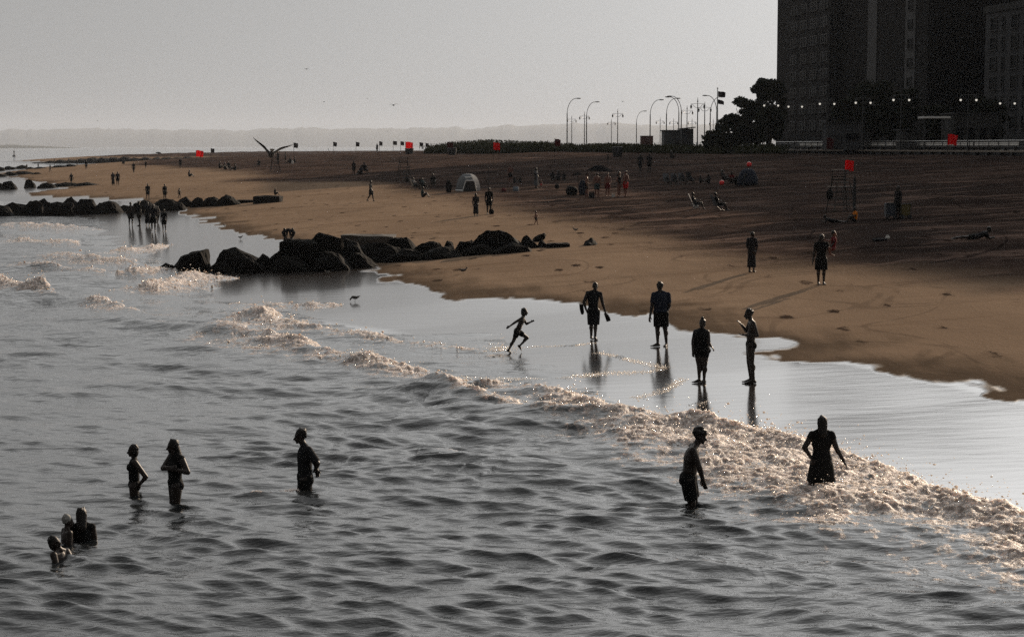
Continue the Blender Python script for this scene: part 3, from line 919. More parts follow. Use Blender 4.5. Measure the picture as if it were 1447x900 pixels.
def shorts_mesh(J, H, g, leg=.75, e=.014, flare=.012):
    g = g * 1.06
    mb = MB()
    hips = J['hil'] - J['hir']; F0 = frame(J['waist'] - J['pelvis'], hips)
    mb.ellipsoid(J['pelvis'] * H, (.086 * H * g + e, .068 * H * g + e, .068 * H + e), F0)
    mb.ellipsoid((J['pelvis'] * .7 + J['waist'] * .3) * H, (.076 * H * g + e, .060 * H * g + e, .05 * H), F0)
    for k in 'lr':
        a, b = J['hi' + k] * H, J['kn' + k] * H
        c = a.lerp(b, leg)
        mb.ellipsoid((J['hi' + k] - J['_f'] * .028 + V3(0, 0, .004)) * H, (.050 * H * g + e, .046 * H * g + e, .052 * H + e), frame(V3(0, 0, 1), hips))
        mb.tube([a + (a - c) * .05, a.lerp(c, .5), c], [.060 * H * g ** .5 + e, (.056 * H + e + flare * .4) * g ** .4, (.046 * H + e + flare) * g ** .3], 14)
    return mb

def tee_mesh(J, H, g, sleeve=.6, e=.011, female=False, hem=True):
    g = g * 1.06
    mb = MB(); torso(mb, J, H, g, e, female, low=False)
    if hem:
        hips = J['hil'] - J['hir']; F0 = frame(J['waist'] - J['pelvis'], hips)
        mb.ellipsoid((J['pelvis'] * .75 + J['waist'] * .25) * H, (.086 * H * g + e, .068 * H * g + e, .06 * H), F0)
    for k in 'lr':
        a, b = J['sh' + k] * H, J['el' + k] * H
        if sleeve:
            mb.ellipsoid(a, (.035 * H + e,) * 3); mb.tube([a, a.lerp(b, sleeve)], [.035 * H + e, .029 * H + e + .008], 12)
    return mb

def skirt_mesh(J, H, g, hem_z, flare=1.5, sx=1.0, sy=1.0, c=None):
    mb = MB(); p = J['pelvis'] * H; c = c or V3(p.x, p.y, 0)
    z0 = J['waist'].z * H
    prof = []
    for i in range(7):
        q = i / 6
        prof.append((.088 * H * g * (1 + (flare - 1) * q ** .8), z0 + (hem_z * H - z0) * q))
    prof = prof[::-1]
    mb.lathe(prof, (c.x, c.y, 0), 20, sx, sy * .82)
    return mb

def make_person(loc, H, J, f, l, label, group=None, hf=0, g=1.0, female=False, hair='short', wear=(), voxel=.0085, fd=None, curl=.45, limb=1.0, headk=1.0, palms=None, skin=None, hairm=None, foot_pitch=None, cat='person'):
    J['_f'] = f; J['_l'] = l
    t = empty('person', loc, label, cat, group)
    vx = voxel
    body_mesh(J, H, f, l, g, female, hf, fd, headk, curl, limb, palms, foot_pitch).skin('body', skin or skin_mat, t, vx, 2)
    if hair: hair_mesh(J, H, hf, hair, headk).skin('hair' if not (hairm) else 'cap', hairm or hair_mat, t, max(vx, .009), 2)
    for w_ in wear:
        kind, mat, kw = w_
        if kind == 'shorts': mb = shorts_mesh(J, H, g, **kw)
        elif kind in ('shirt', 'swimsuit'): mb = tee_mesh(J, H, g, female=female, **kw)
        elif kind == 'skirt': mb = skirt_mesh(J, H, g, **kw)
        elif kind == 'dress':
            mb = tee_mesh(J, H, g, female=female, sleeve=kw.pop('sleeve', .5)); s_ = skirt_mesh(J, H, g, **kw); mb.add(s_.v, s_.f)
        elif kind == 'briefs': mb = shorts_mesh(J, H, g, leg=.10, e=.006, flare=0)
        mb.skin(kind, mat, t, max(vx, .011), 2)
    return t

def wade(px, py, frac, H):
    """foot point of a wader: the water line at the pixel cuts the figure at this fraction of the height"""
    p = at_z(px, py, .02)
    return (p[0], p[1], .02 - frac * H)

# --- the running boy
p = ground(713, 497.5, .03)
J, f, l = joints(90, 1.0, {
    'pelvis': (.03, 0, .47), 'waist': (.075, 0, .56), 'chest': (.12, 0, .665), 'neck': (.17, 0, .79), 'head': (.19, -.005, .895),
    'shl': (.145, .105, .765), 'shr': (.14, -.10, .765), 'ell': (.235, .12, .615), 'wrl': (.335, .08, .665), 'elr': (-.02, -.15, .675), 'wrr': (-.135, -.17, .595),
    'hil': (.045, .05, .455), 'hir': (.03, -.05, .455), 'knl': (.255, .055, .31), 'anl': (.085, .06, .135), 'knr': (-.06, -.05, .24), 'anr': (-.165, -.045, .05)})
make_person((p[0] + .32, p[1], p[2]), 1.27, J, f, l, 'small boy running through the shallow film of water with one arm flung back', hf=90, hair='bob', headk=1.18, limb=.98, g=1.0,
    wear=[('shorts', cloth_black, dict(leg=.55, flare=.004, e=.010))], foot_pitch={'l': .9, 'r': .5}, fd={'l': V3(1, 0, 0), 'r': V3(1, 0, 0)}, voxel=.0075)

# --- man carrying a bag under his arm and sandals in his hand
p = ground(838, 480, .04); H = 81 * p[1] / FPX
H4 = H
J, f, l = joints(12, 1.0, {'head': (.035, -.01, .93), 'neck': (.02, 0, .845), 'shr': (-.095, 0, .82), 'shl': (.125, 0, .805), 'ell': (.165, -.01, .64), 'wrl': (.208, -.02, .50), 'elr': (-.165, -.02, .66), 'wrr': (-.125, -.07, .53),
    'hil': (.055, 0, .505), 'hir': (-.04, 0, .505), 'knl': (.045, -.01, .27), 'knr': (-.03, .02, .27), 'anl': (.035, -.03, .045), 'anr': (-.03, .04, .05)})
make_person(p, H, J, f, l, 'man in long shorts with sandals in one hand and a bag at his side', hf=15, hair='short',
    wear=[('shorts', cloth_dark, dict(leg=1.02, flare=.02)), ('shirt', cloth_dark, dict(sleeve=0))])
man4 = p
b = MB(); bz = p[2] + .515 * H
b.prism([(-.10, .13), (.015, .12), (.045, -.10), (.02, -.18), (-.045, -.17), (-.085, -.03)], (1, 0, 0), (0, 0, 1), (p[0] - .185 * H, p[1] - .11, bz + .06), (0, .2, 0))
bg_ = empty('shoulder_bag', (p[0] - .19 * H, p[1], bz), 'dark squared bag hanging at the side of the man with sandals', 'bag')
bb = MB(); bb.v = [(x - bg_.location.x, y - bg_.location.y, z - bg_.location.z) for x, y, z in b.v]; bb.f = b.f
bb.skin('bag_body', cloth_black, bg_, .012, 3)
st = MB().tube([(.035 * H, .10, .11), (.10 * H, .07, .30 * H), (.135 * H, -.02, .325 * H), (.10 * H, -.10, .30 * H), (.04 * H, -.11, .11)], .014, 6)
st.build('strap', cloth_black, bg_)
for k, dx, rr in ((0, .0, .35), (1, .03, .60)):
    sd = empty('sandal', (p[0] + .232 * H + dx, p[1] - .05 + .05 * k, p[2] + .405 * H), ['dark sandal held in the fingers of the man with the bag', 'second dark sandal dangling beside its mate from the fingers'][k], 'sandal')
    s_ = MB(); o = [(-.045, -.14), (.02, -.15), (.05, -.05), (.045, .08), (.01, .14), (-.04, .10)]
    rot = lambda q: (q[0] * math.cos(rr) - q[1] * math.sin(rr), q[0] * math.sin(rr) + q[1] * math.cos(rr))
    s_.prism([rot(q) for q in o], (1, 0, 0), (0, 0, 1), (0, 0, 0), (0, .022, 0)); s_.build('sole', cloth_black, sd)
    MB().tube([(-.03, 0, .02), (-.0, -.04, .05), (.035, 0, .05)], .008, 6).build('strap', cloth_black, sd)

# --- man in shirt and shorts looking up the beach
p = ground(933, 489.5, .06); H = 91.5 * p[1] / FPX
J, f, l = joints(205, 1.0, {'head': (-.015, 0, .93), 'neck': (.0, 0, .845), 'shl': (-.105, 0, .805), 'shr': (.115, 0, .805), 'ell': (-.135, -.02, .635), 'wrl': (-.165, -.05, .475), 'elr': (.135, .0, .63), 'wrr': (.10, .08, .52),
    'hil': (-.035, 0, .50), 'hir': (.05, 0, .50), 'knl': (-.045, .01, .27), 'knr': (.075, 0, .27), 'anl': (-.04, -.01, .045), 'anr': (.098, .03, .045)})
make_person(p, H, J, f, l, 'broad man in dark shirt and shorts with feet apart, one arm hanging away', hf=200, hair='short', g=1.2,
    wear=[('shirt', cloth_navy, dict(sleeve=.75, e=.014)), ('shorts', cloth_black, dict(leg=.85, flare=.008))], fd={'l': V3(-.9, -.3, 0), 'r': V3(-.3, -.8, 0)})

# --- heavy woman with a topknot
p = ground(990.5, 541, .06); H = 92 * p[1] / FPX
J, f, l = joints(-50, 1.05, {'head': (.01, 0, .92), 'neck': (.01, 0, .83), 'shl': (.085, -.05, .79), 'shr': (-.085, .05, .79), 'ell': (.105, -.10, .62), 'wrl': (.135, -.13, .585), 'elr': (-.125, .02, .64), 'wrr': (-.13, -.03, .49),
    'hil': (.05, -.02, .50), 'hir': (-.035, .02, .50), 'knl': (.05, -.03, .27), 'knr': (-.03, .0, .27), 'anl': (.045, -.03, .045), 'anr': (-.025, .02, .045)})
make_person(p, H, J, f, l, 'stout woman with a topknot and one forearm held out, standing on the wet sand', hf=-30, hair='bun', g=1.45, female=True, limb=1.08,
    wear=[('swimsuit', cloth_black, dict(sleeve=0)), ('shorts', cloth_black, dict(leg=.5, flare=0, e=.010))], fd={'l': V3(-.75, -.6, 0), 'r': V3(-.95, -.2, 0)})

# --- slim man in briefs gesturing
p = ground(1061.5, 541.5, .06); H = 106 * p[1] / FPX
J, f, l = joints(-90, 1.0, {'head': (-.045, 0, .93), 'neck': (-.012, 0, .848), 'shl': (.0, -.10, .818), 'shr': (-.005, .10, .818), 'chest': (.008, 0, .73), 'waist': (-.012, 0, .61), 'pelvis': (-.012, 0, .525),
    'ell': (.055, -.13, .655), 'wrl': (-.10, -.14, .662), 'elr': (-.055, .12, .69), 'wrr': (-.125, .09, .775), 'hil': (-.012, -.05, .505), 'hir': (-.015, .05, .505), 'knl': (-.005, -.05, .285), 'knr': (-.025, .05, .28), 'anl': (.025, -.05, .045), 'anr': (.0, .05, .045)})
make_person(p, H, J, f, l, 'slim bare-chested man in briefs gesturing with both hands to the stout woman', hf=-95, hair='short', g=.93, limb=.95,
    wear=[('briefs', cloth_black, {})], palms={'l': (0, .2, 1), 'r': (.2, .3, -1)}, curl=.35)

# --- person in a long robe with hands behind
p = ground(1062, 385); H = 57.5 * p[1] / FPX
J, f, l = joints(150, .9, {'head': (.02, 0, .92), 'neck': (.0, 0, .83), 'ell': (-.115, .0, .63), 'elr': (.125, .0, .63), 'wrl': (-.06, -.03, .52), 'wrr': (.10, -.02, .5)})
make_person(p, H, J, f, l, 'figure in an ankle length robe standing alone on the lit sand', hf=130, hair='short', female=False, voxel=.012,
    wear=[('dress', cloth_dark, dict(hem_z=.13, flare=1.35, sleeve=.95, sx=.95))])

# --- adult carrying a child
p = ground(1160, 402); H = 71 * p[1] / FPX
J, f, l = joints(5, 1.0, {'head': (.01, 0, .925), 'ell': (.135, -.06, .70), 'wrl': (.20, -.10, .80), 'elr': (-.145, 0, .62), 'wrr': (-.17, -.02, .46), 'anl': (.055, 0, .045), 'anr': (-.05, .01, .045)})
make_person(p, H, J, f, l, 'long haired adult in loose shorts carrying a child on one arm', hf=20, hair='long', voxel=.011, g=1.1, female=True,
    wear=[('shorts', cloth_black, dict(leg=.95, flare=.03)), ('shirt', cloth_black, dict(sleeve=.5))])
hc = 1.22
J, f, l = joints(60, 1.0, {'pelvis': (0, 0, .05), 'waist': (.01, 0, .14), 'chest': (.02, 0, .25), 'neck': (.02, 0, .355), 'head': (.02, 0, .455), 'shl': (.07, .05, .325), 'shr': (-.03, -.07, .325), 'ell': (.10, .05, .20), 'wrl': (.02, .0, .14),
    'elr': (-.10, -.07, .25), 'wrr': (-.20, -.03, .27), 'hil': (.02, .05, .03), 'hir': (-.02, -.05, .03), 'knl': (-.13, .03, .05), 'knr': (-.12, -.10, .05), 'anl': (-.09, .03, -.12), 'anr': (-.08, -.10, -.13)})
make_person((p[0] + .225 * H, p[1] - .06, p[2] + .70 * H), hc, J, f, l, 'small child in red carried on the arm of the long haired adult', hf=80, hair='short', headk=1.25, voxel=.010, skin=skin_red,
    wear=[('shirt', cloth_wine, dict(sleeve=.5)), ('shorts', cloth_wine, dict(leg=.5))])

# --- waders
H = 1.74
J, f, l = joints(80, 1.0, {'head': (.075, 0, .915), 'neck': (.035, 0, .83), 'chest': (-.005, 0, .71), 'shl': (.015, .10, .80), 'shr': (.0, -.10, .795), 'waist': (-.015, 0, .60), 'pelvis': (-.03, 0, .52),
    'elr': (.06, -.13, .635), 'wrr': (.10, -.10, .505), 'ell': (.07, .12, .63), 'wrl': (.11, .09, .50), 'hil': (-.02, .05, .50), 'hir': (-.035, -.05, .50), 'knl': (.03, .05, .28), 'knr': (.0, -.05, .28), 'anl': (-.02, .05, .05), 'anr': (-.05, -.05, .05)})
make_person(wade(977, 711, .28, H), H, J, f, l, 'curly haired man standing thigh deep in the foam behind the breaker', hf=75, hair='curly', g=1.12,
    wear=[('shorts', cloth_black, dict(leg=.8))])
H = 1.58
J, f, l = joints(172, 1.0, {'head': (.0, 0, .925), 'ell': (-.185, -.02, .665), 'wrl': (-.115, -.03, .555), 'elr': (.155, -.01, .655), 'wrr': (.225, -.05, .53), 'shl': (-.10, 0, .80), 'shr': (.10, 0, .80),
    'hil': (-.06, 0, .50), 'hir': (.06, 0, .50), 'knl': (-.10, 0, .28), 'knr': (.10, 0, .28), 'anl': (-.13, 0, .05), 'anr': (.13, 0, .05)})
make_person(wade(1160, 697, .17, H), H, J, f, l, 'long haired woman in a flared dress wading into the breaker, arms away from her body', hf=178, hair='long', female=True, g=1.05,
    wear=[('dress', cloth_black, dict(hem_z=.30, flare=1.7, sleeve=.35))])
H = 1.42
J, f, l = joints(-80, 1.0, {'head': (-.01, 0, .925), 'neck': (.005, 0, .84), 'shl': (.03, -.09, .80), 'shr': (-.01, .09, .80), 'ell': (.165, -.13, .635), 'wrl': (.085, -.10, .545), 'elr': (-.03, .14, .63), 'wrr': (-.02, .10, .52)})
make_person(wade(190, 699, .40, H), H, J, f, l, 'waist deep girl with one hand on her hip beside the woman with folded arms', hf=-85, hair='bob', female=True, g=.98,
    wear=[('briefs', cloth_black, {}), ('swimsuit', cloth_black, dict(sleeve=0, hem=False, e=.006))])
H = 1.56
J, f, l = joints(-65, 1.0, {'head': (-.02, 0, .92), 'shl': (.08, -.06, .80), 'shr': (-.05, .08, .80), 'ell': (.155, -.12, .665), 'wrl': (.03, -.17, .70), 'elr': (-.12, -.02, .69), 'wrr': (.0, -.13, .72)})
make_person(wade(248, 709, .33, H), H, J, f, l, 'long haired woman with folded arms standing thigh deep in the sea', hf=-75, hair='longer', female=True, g=1.02,
    wear=[('swimsuit', cloth_black, dict(sleeve=0)), ('briefs', cloth_black, {})])
H = 1.76
J, f, l = joints(-80, 1.0, {'head': (-.04, 0, .93), 'neck': (-.01, 0, .845), 'shl': (.045, -.08, .805), 'shr': (-.01, .09, .80), 'ell': (.135, -.12, .685), 'wrl': (.10, .02, .60), 'elr': (.09, .13, .66), 'wrr': (.11, .06, .585)})
make_person(wade(431, 690, .42, H), H, J, f, l, 'man wading waist deep in shirt with both hands behind his back', hf=-85, hair='short',
    wear=[('shirt', cloth_dark, dict(sleeve=.9, e=.014)), ('shorts', cloth_black, dict(leg=.9))])
H = 1.55
J, f, l = joints(195, .86, {'elr': (.12, .04, .64), 'ell': (-.12, .04, .64), 'wrl': (-.08, .12, .55), 'wrr': (.08, .12, .55)})
make_person(wade(116, 756, .735, H), H, J, f, l, 'swimmer with long wet hair seen from behind, water to the armpits', hf=190, hair='long', female=True, wear=[('swimsuit', cloth_black, dict(sleeve=0))])
H = 1.35
J, f, l = joints(120, .85)
make_person(wade(95, 761, .735, H), H, J, f, l, 'bather in a pale swimming cap between two dark haired swimmers', hf=120, hair='short', hairm=cap_mat)
H = 1.4
J, f, l = joints(60, .85, {'head': (-.05, 0, .92), 'elr': (.0, -.12, .68), 'ell': (.10, .03, .755), 'wrl': (.19, -.04, .70), 'wrr': (.05, -.13, .62)})
make_person(wade(85, 787, .77, H), H, J, f, l, 'dark haired swimmer nearest the pier with one wet arm reaching across the water', hf=70, hair='bob', skin=skin_mat)
# ------------------------------------------------------------------ the promenade: line of the boardwalk and the buildings behind it
BW0 = np.array([12.0, 405.0]); BW1 = np.array([53.0, 190.0])
U = (BW1 - BW0) / np.linalg.norm(BW1 - BW0)          # along the boardwalk, towards us
NIN = np.array([-U[1], U[0]])                         # inland
ANG = math.atan2(U[1], U[0])
def bw(t, n=0.0): return BW0 + U * t + NIN * n
def bw_at(px, n=0.0):
    """point of a line n metres inland of the boardwalk's edge that shows in this photo column"""
    k = (px - 723.5) / FPX / math.cos(PITCH)
    p = bw(0, n); t = (k * p[1] - p[0]) / (U[0] - k * U[1])
    return p + U * t
DECK_Z = 5.36

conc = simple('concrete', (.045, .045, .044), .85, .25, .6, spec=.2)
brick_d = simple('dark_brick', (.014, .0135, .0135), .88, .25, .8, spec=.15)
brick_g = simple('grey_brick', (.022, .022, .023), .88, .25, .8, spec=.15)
render_p = simple('pale_render', (.06, .061, .064), .85, .2, .5, spec=.2)
glass = simple('window_glass', (.008, .009, .010), .25, .2, 2, spec=.1, ior=1.15)
sill_m = simple('pale_sill', (.05, .05, .05), .7, .15, 3)
wood = simple('weathered_boards', (.24, .20, .16), .55, .35, 1.5, spec=.4, bump=.3)
iron = simple('dark_iron', (.030, .030, .030), .45, .2, 4, spec=.5)
steel = simple('galvanised_steel', (.45, .45, .44), .3, .15, 4, metal=.9)
lamp_cap = simple('lantern_glass', (.75, .74, .70), .10, .1, 4, metal=.85)
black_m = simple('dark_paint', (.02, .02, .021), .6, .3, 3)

def obox(mb, t0, t1, n0, n1, z0, z1):
    """box in boardwalk coordinates"""
    c = [bw(t0, n0), bw(t1, n0), bw(t1, n1), bw(t0, n1)]
    vs = [(p[0], p[1], z0) for p in c] + [(p[0], p[1], z1) for p in c]
    return mb.add(vs, [(3, 2, 1, 0), (4, 5, 6, 7), (0, 1, 5, 4), (1, 2, 6, 5), (2, 3, 7, 6), (3, 0, 4, 7)])

def local(mb, o):
    mb.v = [(x - o.location.x, y - o.location.y, z - o.location.z) for x, y, z in mb.v]; return mb

FAC = 22.0                                            # facades stand this far inland of the edge
def t_at(px, n):
    p = bw_at(px, n); return float(np.dot(p - BW0, U))

def building(name, label, t0, t1, n0, n1, ztop, wall, cat='building', parapet=.9):
    p = bw((t0 + t1) / 2, (n0 + n1) / 2)
    o = empty(name, (p[0], p[1], 4.6), label, cat)
    mb = MB(); obox(mb, t0, t1, n0, n1, 4.2, ztop); local(mb, o).build('wall', wall, o)
    r = MB(); obox(r, t0 - .25, t1 + .25, n0 - .25, n0 + .15, ztop + .003, ztop + parapet); obox(r, t0 - .25, t1 + .25, n1 - .15, n1 + .25, ztop + .003, ztop + parapet)
    obox(r, t0 - .25, t0 + .15, n0 + .16, n1 - .16, ztop + .003, ztop + parapet); obox(r, t1 - .15, t1 + .25, n0 + .16, n1 - .16, ztop + .003, ztop + parapet)
    local(r, o).build('roof_parapet', conc, o)
    return o

def window_proto(w_, h_, fm):
    """a window facing the sea: frame, sill and pane around its own centre; local x runs along the boardwalk, -y towards the sea"""
    f = MB()
    for sx in (-1, 1): f.box((sx * (w_ / 2 - .05), -.03, 0), (.10, .16, h_))
    f.box((0, -.03, h_ / 2 - .05), (w_ - .21, .15, .10)); f.box((0, -.03, 0), (w_ - .21, .12, .05))
    me_f = f.mesh('window'); me_f.materials.append(fm)
    s = MB().box((0, -.13, -h_ / 2 - .06), (w_ + .2, .34, .11)).mesh('sill'); s.materials.append(sill_m)
    g = MB().box((0, .015, 0), (w_ - .22, .03, h_ - .12)).mesh('pane'); g.materials.append(glass)
    return me_f, s, g

def add_window(o, protos, t, n, z):
    p = bw(t, n)
    fm, s, g = protos
    w_ = bpy.data.objects.new('window', fm); COL.objects.link(w_); w_.parent = o
    w_.location = (p[0] - o.location.x, p[1] - o.location.y, z - o.location.z)
    # local +x along U, local +y inland
    w_.rotation_euler = (0, 0, ANG)
    for nm, me in (('sill', s), ('pane', g)):
        c = bpy.data.objects.new(nm, me); COL.objects.link(c); c.parent = w_
    return w_

# tall slab with paired windows
tA, tB = t_at(1093, FAC), t_at(1166, FAC)
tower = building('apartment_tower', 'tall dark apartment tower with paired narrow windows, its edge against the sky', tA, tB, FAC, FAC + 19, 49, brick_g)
wp = window_proto(1.15, 1.55, simple('window_frame', (.15, .15, .15), .7, .2, 3))
tw0 = t_at(1110, FAC)
for k in range(11):
    z = DECK_Z + 4.0 + k * 2.87
    for q in range(4):
        for s_ in (-.85, .85):
            t = tw0 + (tB - tw0) * (q + .5) / 4 + s_
            add_window(tower, wp, t, FAC - .012, z)
# the broad dark block beside it
tC, tD = tB + .6, t_at(1303, FAC + 2)
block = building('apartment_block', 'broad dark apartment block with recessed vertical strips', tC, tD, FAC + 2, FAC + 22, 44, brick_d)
wb = window_proto(1.7, 1.5, black_m)
for px in (1226, 1279):
    ts = t_at(px, FAC + 2)
    rb = MB(); obox(rb, ts - 1.9, ts + 1.9, FAC + 1.90, FAC + 1.997, DECK_Z + 3, 43.5); local(rb, block).build('recess_strip', black_m, block)
for k in range(11):
    for px in (1279, ):
        add_window(block, wb, t_at(px, FAC + 2), FAC + 1.885, DECK_Z + 4.4 + k * 2.87)
# set back block in the gap
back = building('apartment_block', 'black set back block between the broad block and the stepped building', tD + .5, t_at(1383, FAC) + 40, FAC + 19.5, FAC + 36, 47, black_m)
wk_ = window_proto(1.6, 1.4, black_m)
for k in range(9):
    for px in (1330, 1352, 1370): add_window(back, wk_, t_at(px, FAC + 19.5), FAC + 19.488, DECK_Z + 6 + k * 2.9)
# stepped building at the edge of the picture
tE, tG = t_at(1383, FAC), t_at(1383, FAC) + 30
step = building('stepped_building', 'grey stepped apartment building with rows of square windows and a lower wing', tE, tG, FAC, FAC + 18, 23.6, render_p)
up_ = MB(); obox(up_, tE + 5.2, tG, FAC + 3, FAC + 16, 23.7, 27.0); local(up_, step).build('penthouse', render_p, step)
wsq = window_proto(2.0, 1.75, black_m); wnr = window_proto(.8, 1.75, black_m)
for k in range(6):
    z = DECK_Z + 3.6 + k * 2.62
    for j in range(5):
        t = tE + 2.6 + j * 6.2
        add_window(step, wsq, t, FAC - .012, z)
        if j < 4: add_window(step, wnr, t + 2.9, FAC - .012, z)
# more of the same row of blocks goes on towards us, out of the picture; it shades the upper beach
t0 = tG + 1
for i, (wd, hh, lab) in enumerate(((26, 39, 'tan apartment block next along the row past the stepped building'), (30, 41, 'second apartment block past the stepped building, taller than its neighbour'), (44, 37, 'last apartment block of the row beside the promenade'))):
    o = building('apartment_block', lab, t0, t0 + wd, FAC, FAC + 18, hh, brick_g)
    for k in range(3):
        for j in range(5): add_window(o, wsq, t0 + 3 + j * (wd - 6) / 4, FAC - .012, DECK_Z + 5 + k * 3)
    t0 += wd + 1.5

# ---- the boardwalk itself
bwk = empty('boardwalk', (*bw(150, 5), 4.6), 'long raised boardwalk with steel railings in front of the apartment buildings', 'boardwalk')
d_ = MB(); obox(d_, -60, 420, 0, 13, DECK_Z - .18, DECK_Z); local(d_, bwk).build('deck', wood, bwk)
d_ = MB(); obox(d_, -60, 420, .35, .6, 3.6, DECK_Z - .183)
for k in range(0, 160): obox(d_, -58 + 3 * k, -57.6 + 3 * k, .02, .32, 3.6, DECK_Z - .19)
local(d_, bwk).build('retaining_wall', black_m, bwk)
for z in (.42, .74, 1.06):
    r_ = MB(); a = bw(-60, .10); b_ = bw(420, .10); r_.tube([(a[0], a[1], DECK_Z + z), (b_[0], b_[1], DECK_Z + z)], .035, 6); local(r_, bwk).build('rail', steel if z > 1 else iron, bwk)
pm = MB().box((0, 0, .54), (.07, .07, 1.08)).mesh('rail_post'); pm.materials.append(iron)
for k in range(96):
    p = bw(20 + k * 2.4, .10)
    c = bpy.data.objects.new('rail_post', pm); COL.objects.link(c); c.parent = bwk
    c.location = (p[0] - bwk.location.x, p[1] - bwk.location.y, DECK_Z - 4.6); c.rotation_euler = (0, 0, ANG)
# benches added along the railing; their pale boards stand in for dashes of sunlight
bn0 = empty('bench', (0, 0, 0), 'pale slatted bench behind the railing, added to stand for dashes of sunlight', 'bench', 'benches added along the boardwalk railing', ANG)
bench_m = simple('bench_painted_light', (.72, .69, .64), .3, .15, 3, spec=.6)
MB().box((0, 0, .42), (3.0, .5, .06)).build('seat', bench_m, bn0)
MB().box((0, .26, .72), (3.0, .05, .34)).build('backrest', bench_m, bn0)
for s_ in (-1.2, 1.2): MB().box((s_, 0, .195), (.08, .42, .385)).build('leg', iron, bn0)
lit_globe, _ln = new_mat('lit_lantern_glass')
lit_globe.cycles.emission_sampling = 'NONE'
_e = N(_ln, 'ShaderNodeEmission'); _e.inputs['Color'].default_value = (1, .93, .82, 1); _e.inputs['Strength'].default_value = .6
_ln.links.new(_e.outputs[0], N(_ln, 'ShaderNodeOutputMaterial').inputs['Surface'])
first = True
for px in (1128, 1136, 1147, 1156, 1172, 1203, 1211, 1228, 1238, 1252, 1262, 1282, 1292, 1302, 1314, 1325, 1337, 1348, 1358, 1377, 1387, 1397, 1408, 1422):
    p = bw_at(px, 1.4)
    o = bn0 if first else copy_tree(bn0); first = False
    o.location = (p[0], p[1], DECK_Z)

# ---- lamps
def lantern_lamp():
    o = empty('lamp_post', (0, 0, 0))
    MB().tube([(0, 0, 0), (0, 0, .5), (0, 0, .55), (0, 0, 5.2), (0, 0, 6.3)], [.17, .15, .085, .065, .05], 8).build('pole', iron, o)
    MB().lathe([(.05, 6.3), (.10, 6.4), (.05, 6.52), (.02, 6.95)], n=8).build('finial', iron, o)
    for s in (-1, 1):
        arm = MB()
        arm.tube([(0, 0, 5.55), (s * .35, 0, 5.62), (s * .62, 0, 5.95), (s * .86, 0, 6.02), (s * .9, 0, 5.92)], .028, 6)
        arm.tube([(0, 0, 6.12), (s * .5, 0, 6.12), (s * .95, 0, 6.1)], .022, 6)
        a = arm.build('arm', iron, o)
        MB().lathe([(.02, 5.98), (.07, 5.92), (.13, 5.80), (.145, 5.66)], (s * .9, 0, 0), 10).build('lantern_hood', iron, a)
        MB().ellipsoid((s * .9, 0, 5.58), (.125, .125, .15)).build('lantern_globe', lamp_cap, a, True)
    return o
lp0 = lantern_lamp()
LAMPS = [(808, 163, 390), (826, 158, 352), (864, 168, 405), (873, 154, 316), (933, 166, 430), (952, 167, 430), (971, 149, 345), (978, 167, 450), (986, 138, 272), (996, 144, 292), (1008, 168, 450),
         (1090, 134, 250), (1124, 136, 240), (1169, 131, 230), (1220, 129, 222), (1274, 124, 212), (1369, 124, 204), (1424, 130, 200)]
LL = ['twin lantern lamp post beside the outermost arched street light', 'twin lantern lamp post standing just behind the second arched street light',
      'shorter of the two lamp posts standing together beyond the dune bushes', 'taller of the two lamp posts standing together beyond the dune bushes',
      'small far lamp post between the red brown container and the dark hut', 'small far lamp post rising behind the dark hut roof', 'mid sized lamp post rising behind the pale hut', 'small far lamp post against the sky beside the tallest lamp post',
      'tallest lamp post of the cluster, beside the dark huts', 'second tallest lamp post of the cluster, between the huts and the flagpole', 'faint far lamp post beside the flagpole',
      'lamp post in front of the dark tree at the tower', 'lamp post in front of the tower windows', 'lamp post where the tower meets the broad block', 'lamp post in front of the broad block, before the dark tree', 'lamp post at the recessed strip of the broad block',
      'lamp post before the black set back block', 'lamp post before the lower windows of the stepped building']
for i, ((px, ytop, y), lab) in enumerate(zip(LAMPS, LL)):
    o = lp0 if i == 0 else copy_tree(lp0)
    top = at_depth(px, ytop, y)
    z0 = DECK_Z if px > 960 else min(DECK_Z, top[2] - 5.5)
    o.location = (top[0], y, z0)
    k = (top[2] - z0) / 6.95; wd = {250: 1, 240: 1}.get(y, 1)
    o.scale = (max(k, .85), max(k, .85), k)
    o.rotation_euler = (0, 0, R(6))
    if px > 1080:                                      # these are switched on
        for ch in o.children_recursive:
            if ch.name.startswith('lantern_globe'):
                ch.material_slots[0].link = 'OBJECT'; ch.material_slots[0].material = lit_globe
    tag(o, lab, 'lamp post', 'twin lantern lamp posts on the boardwalk')

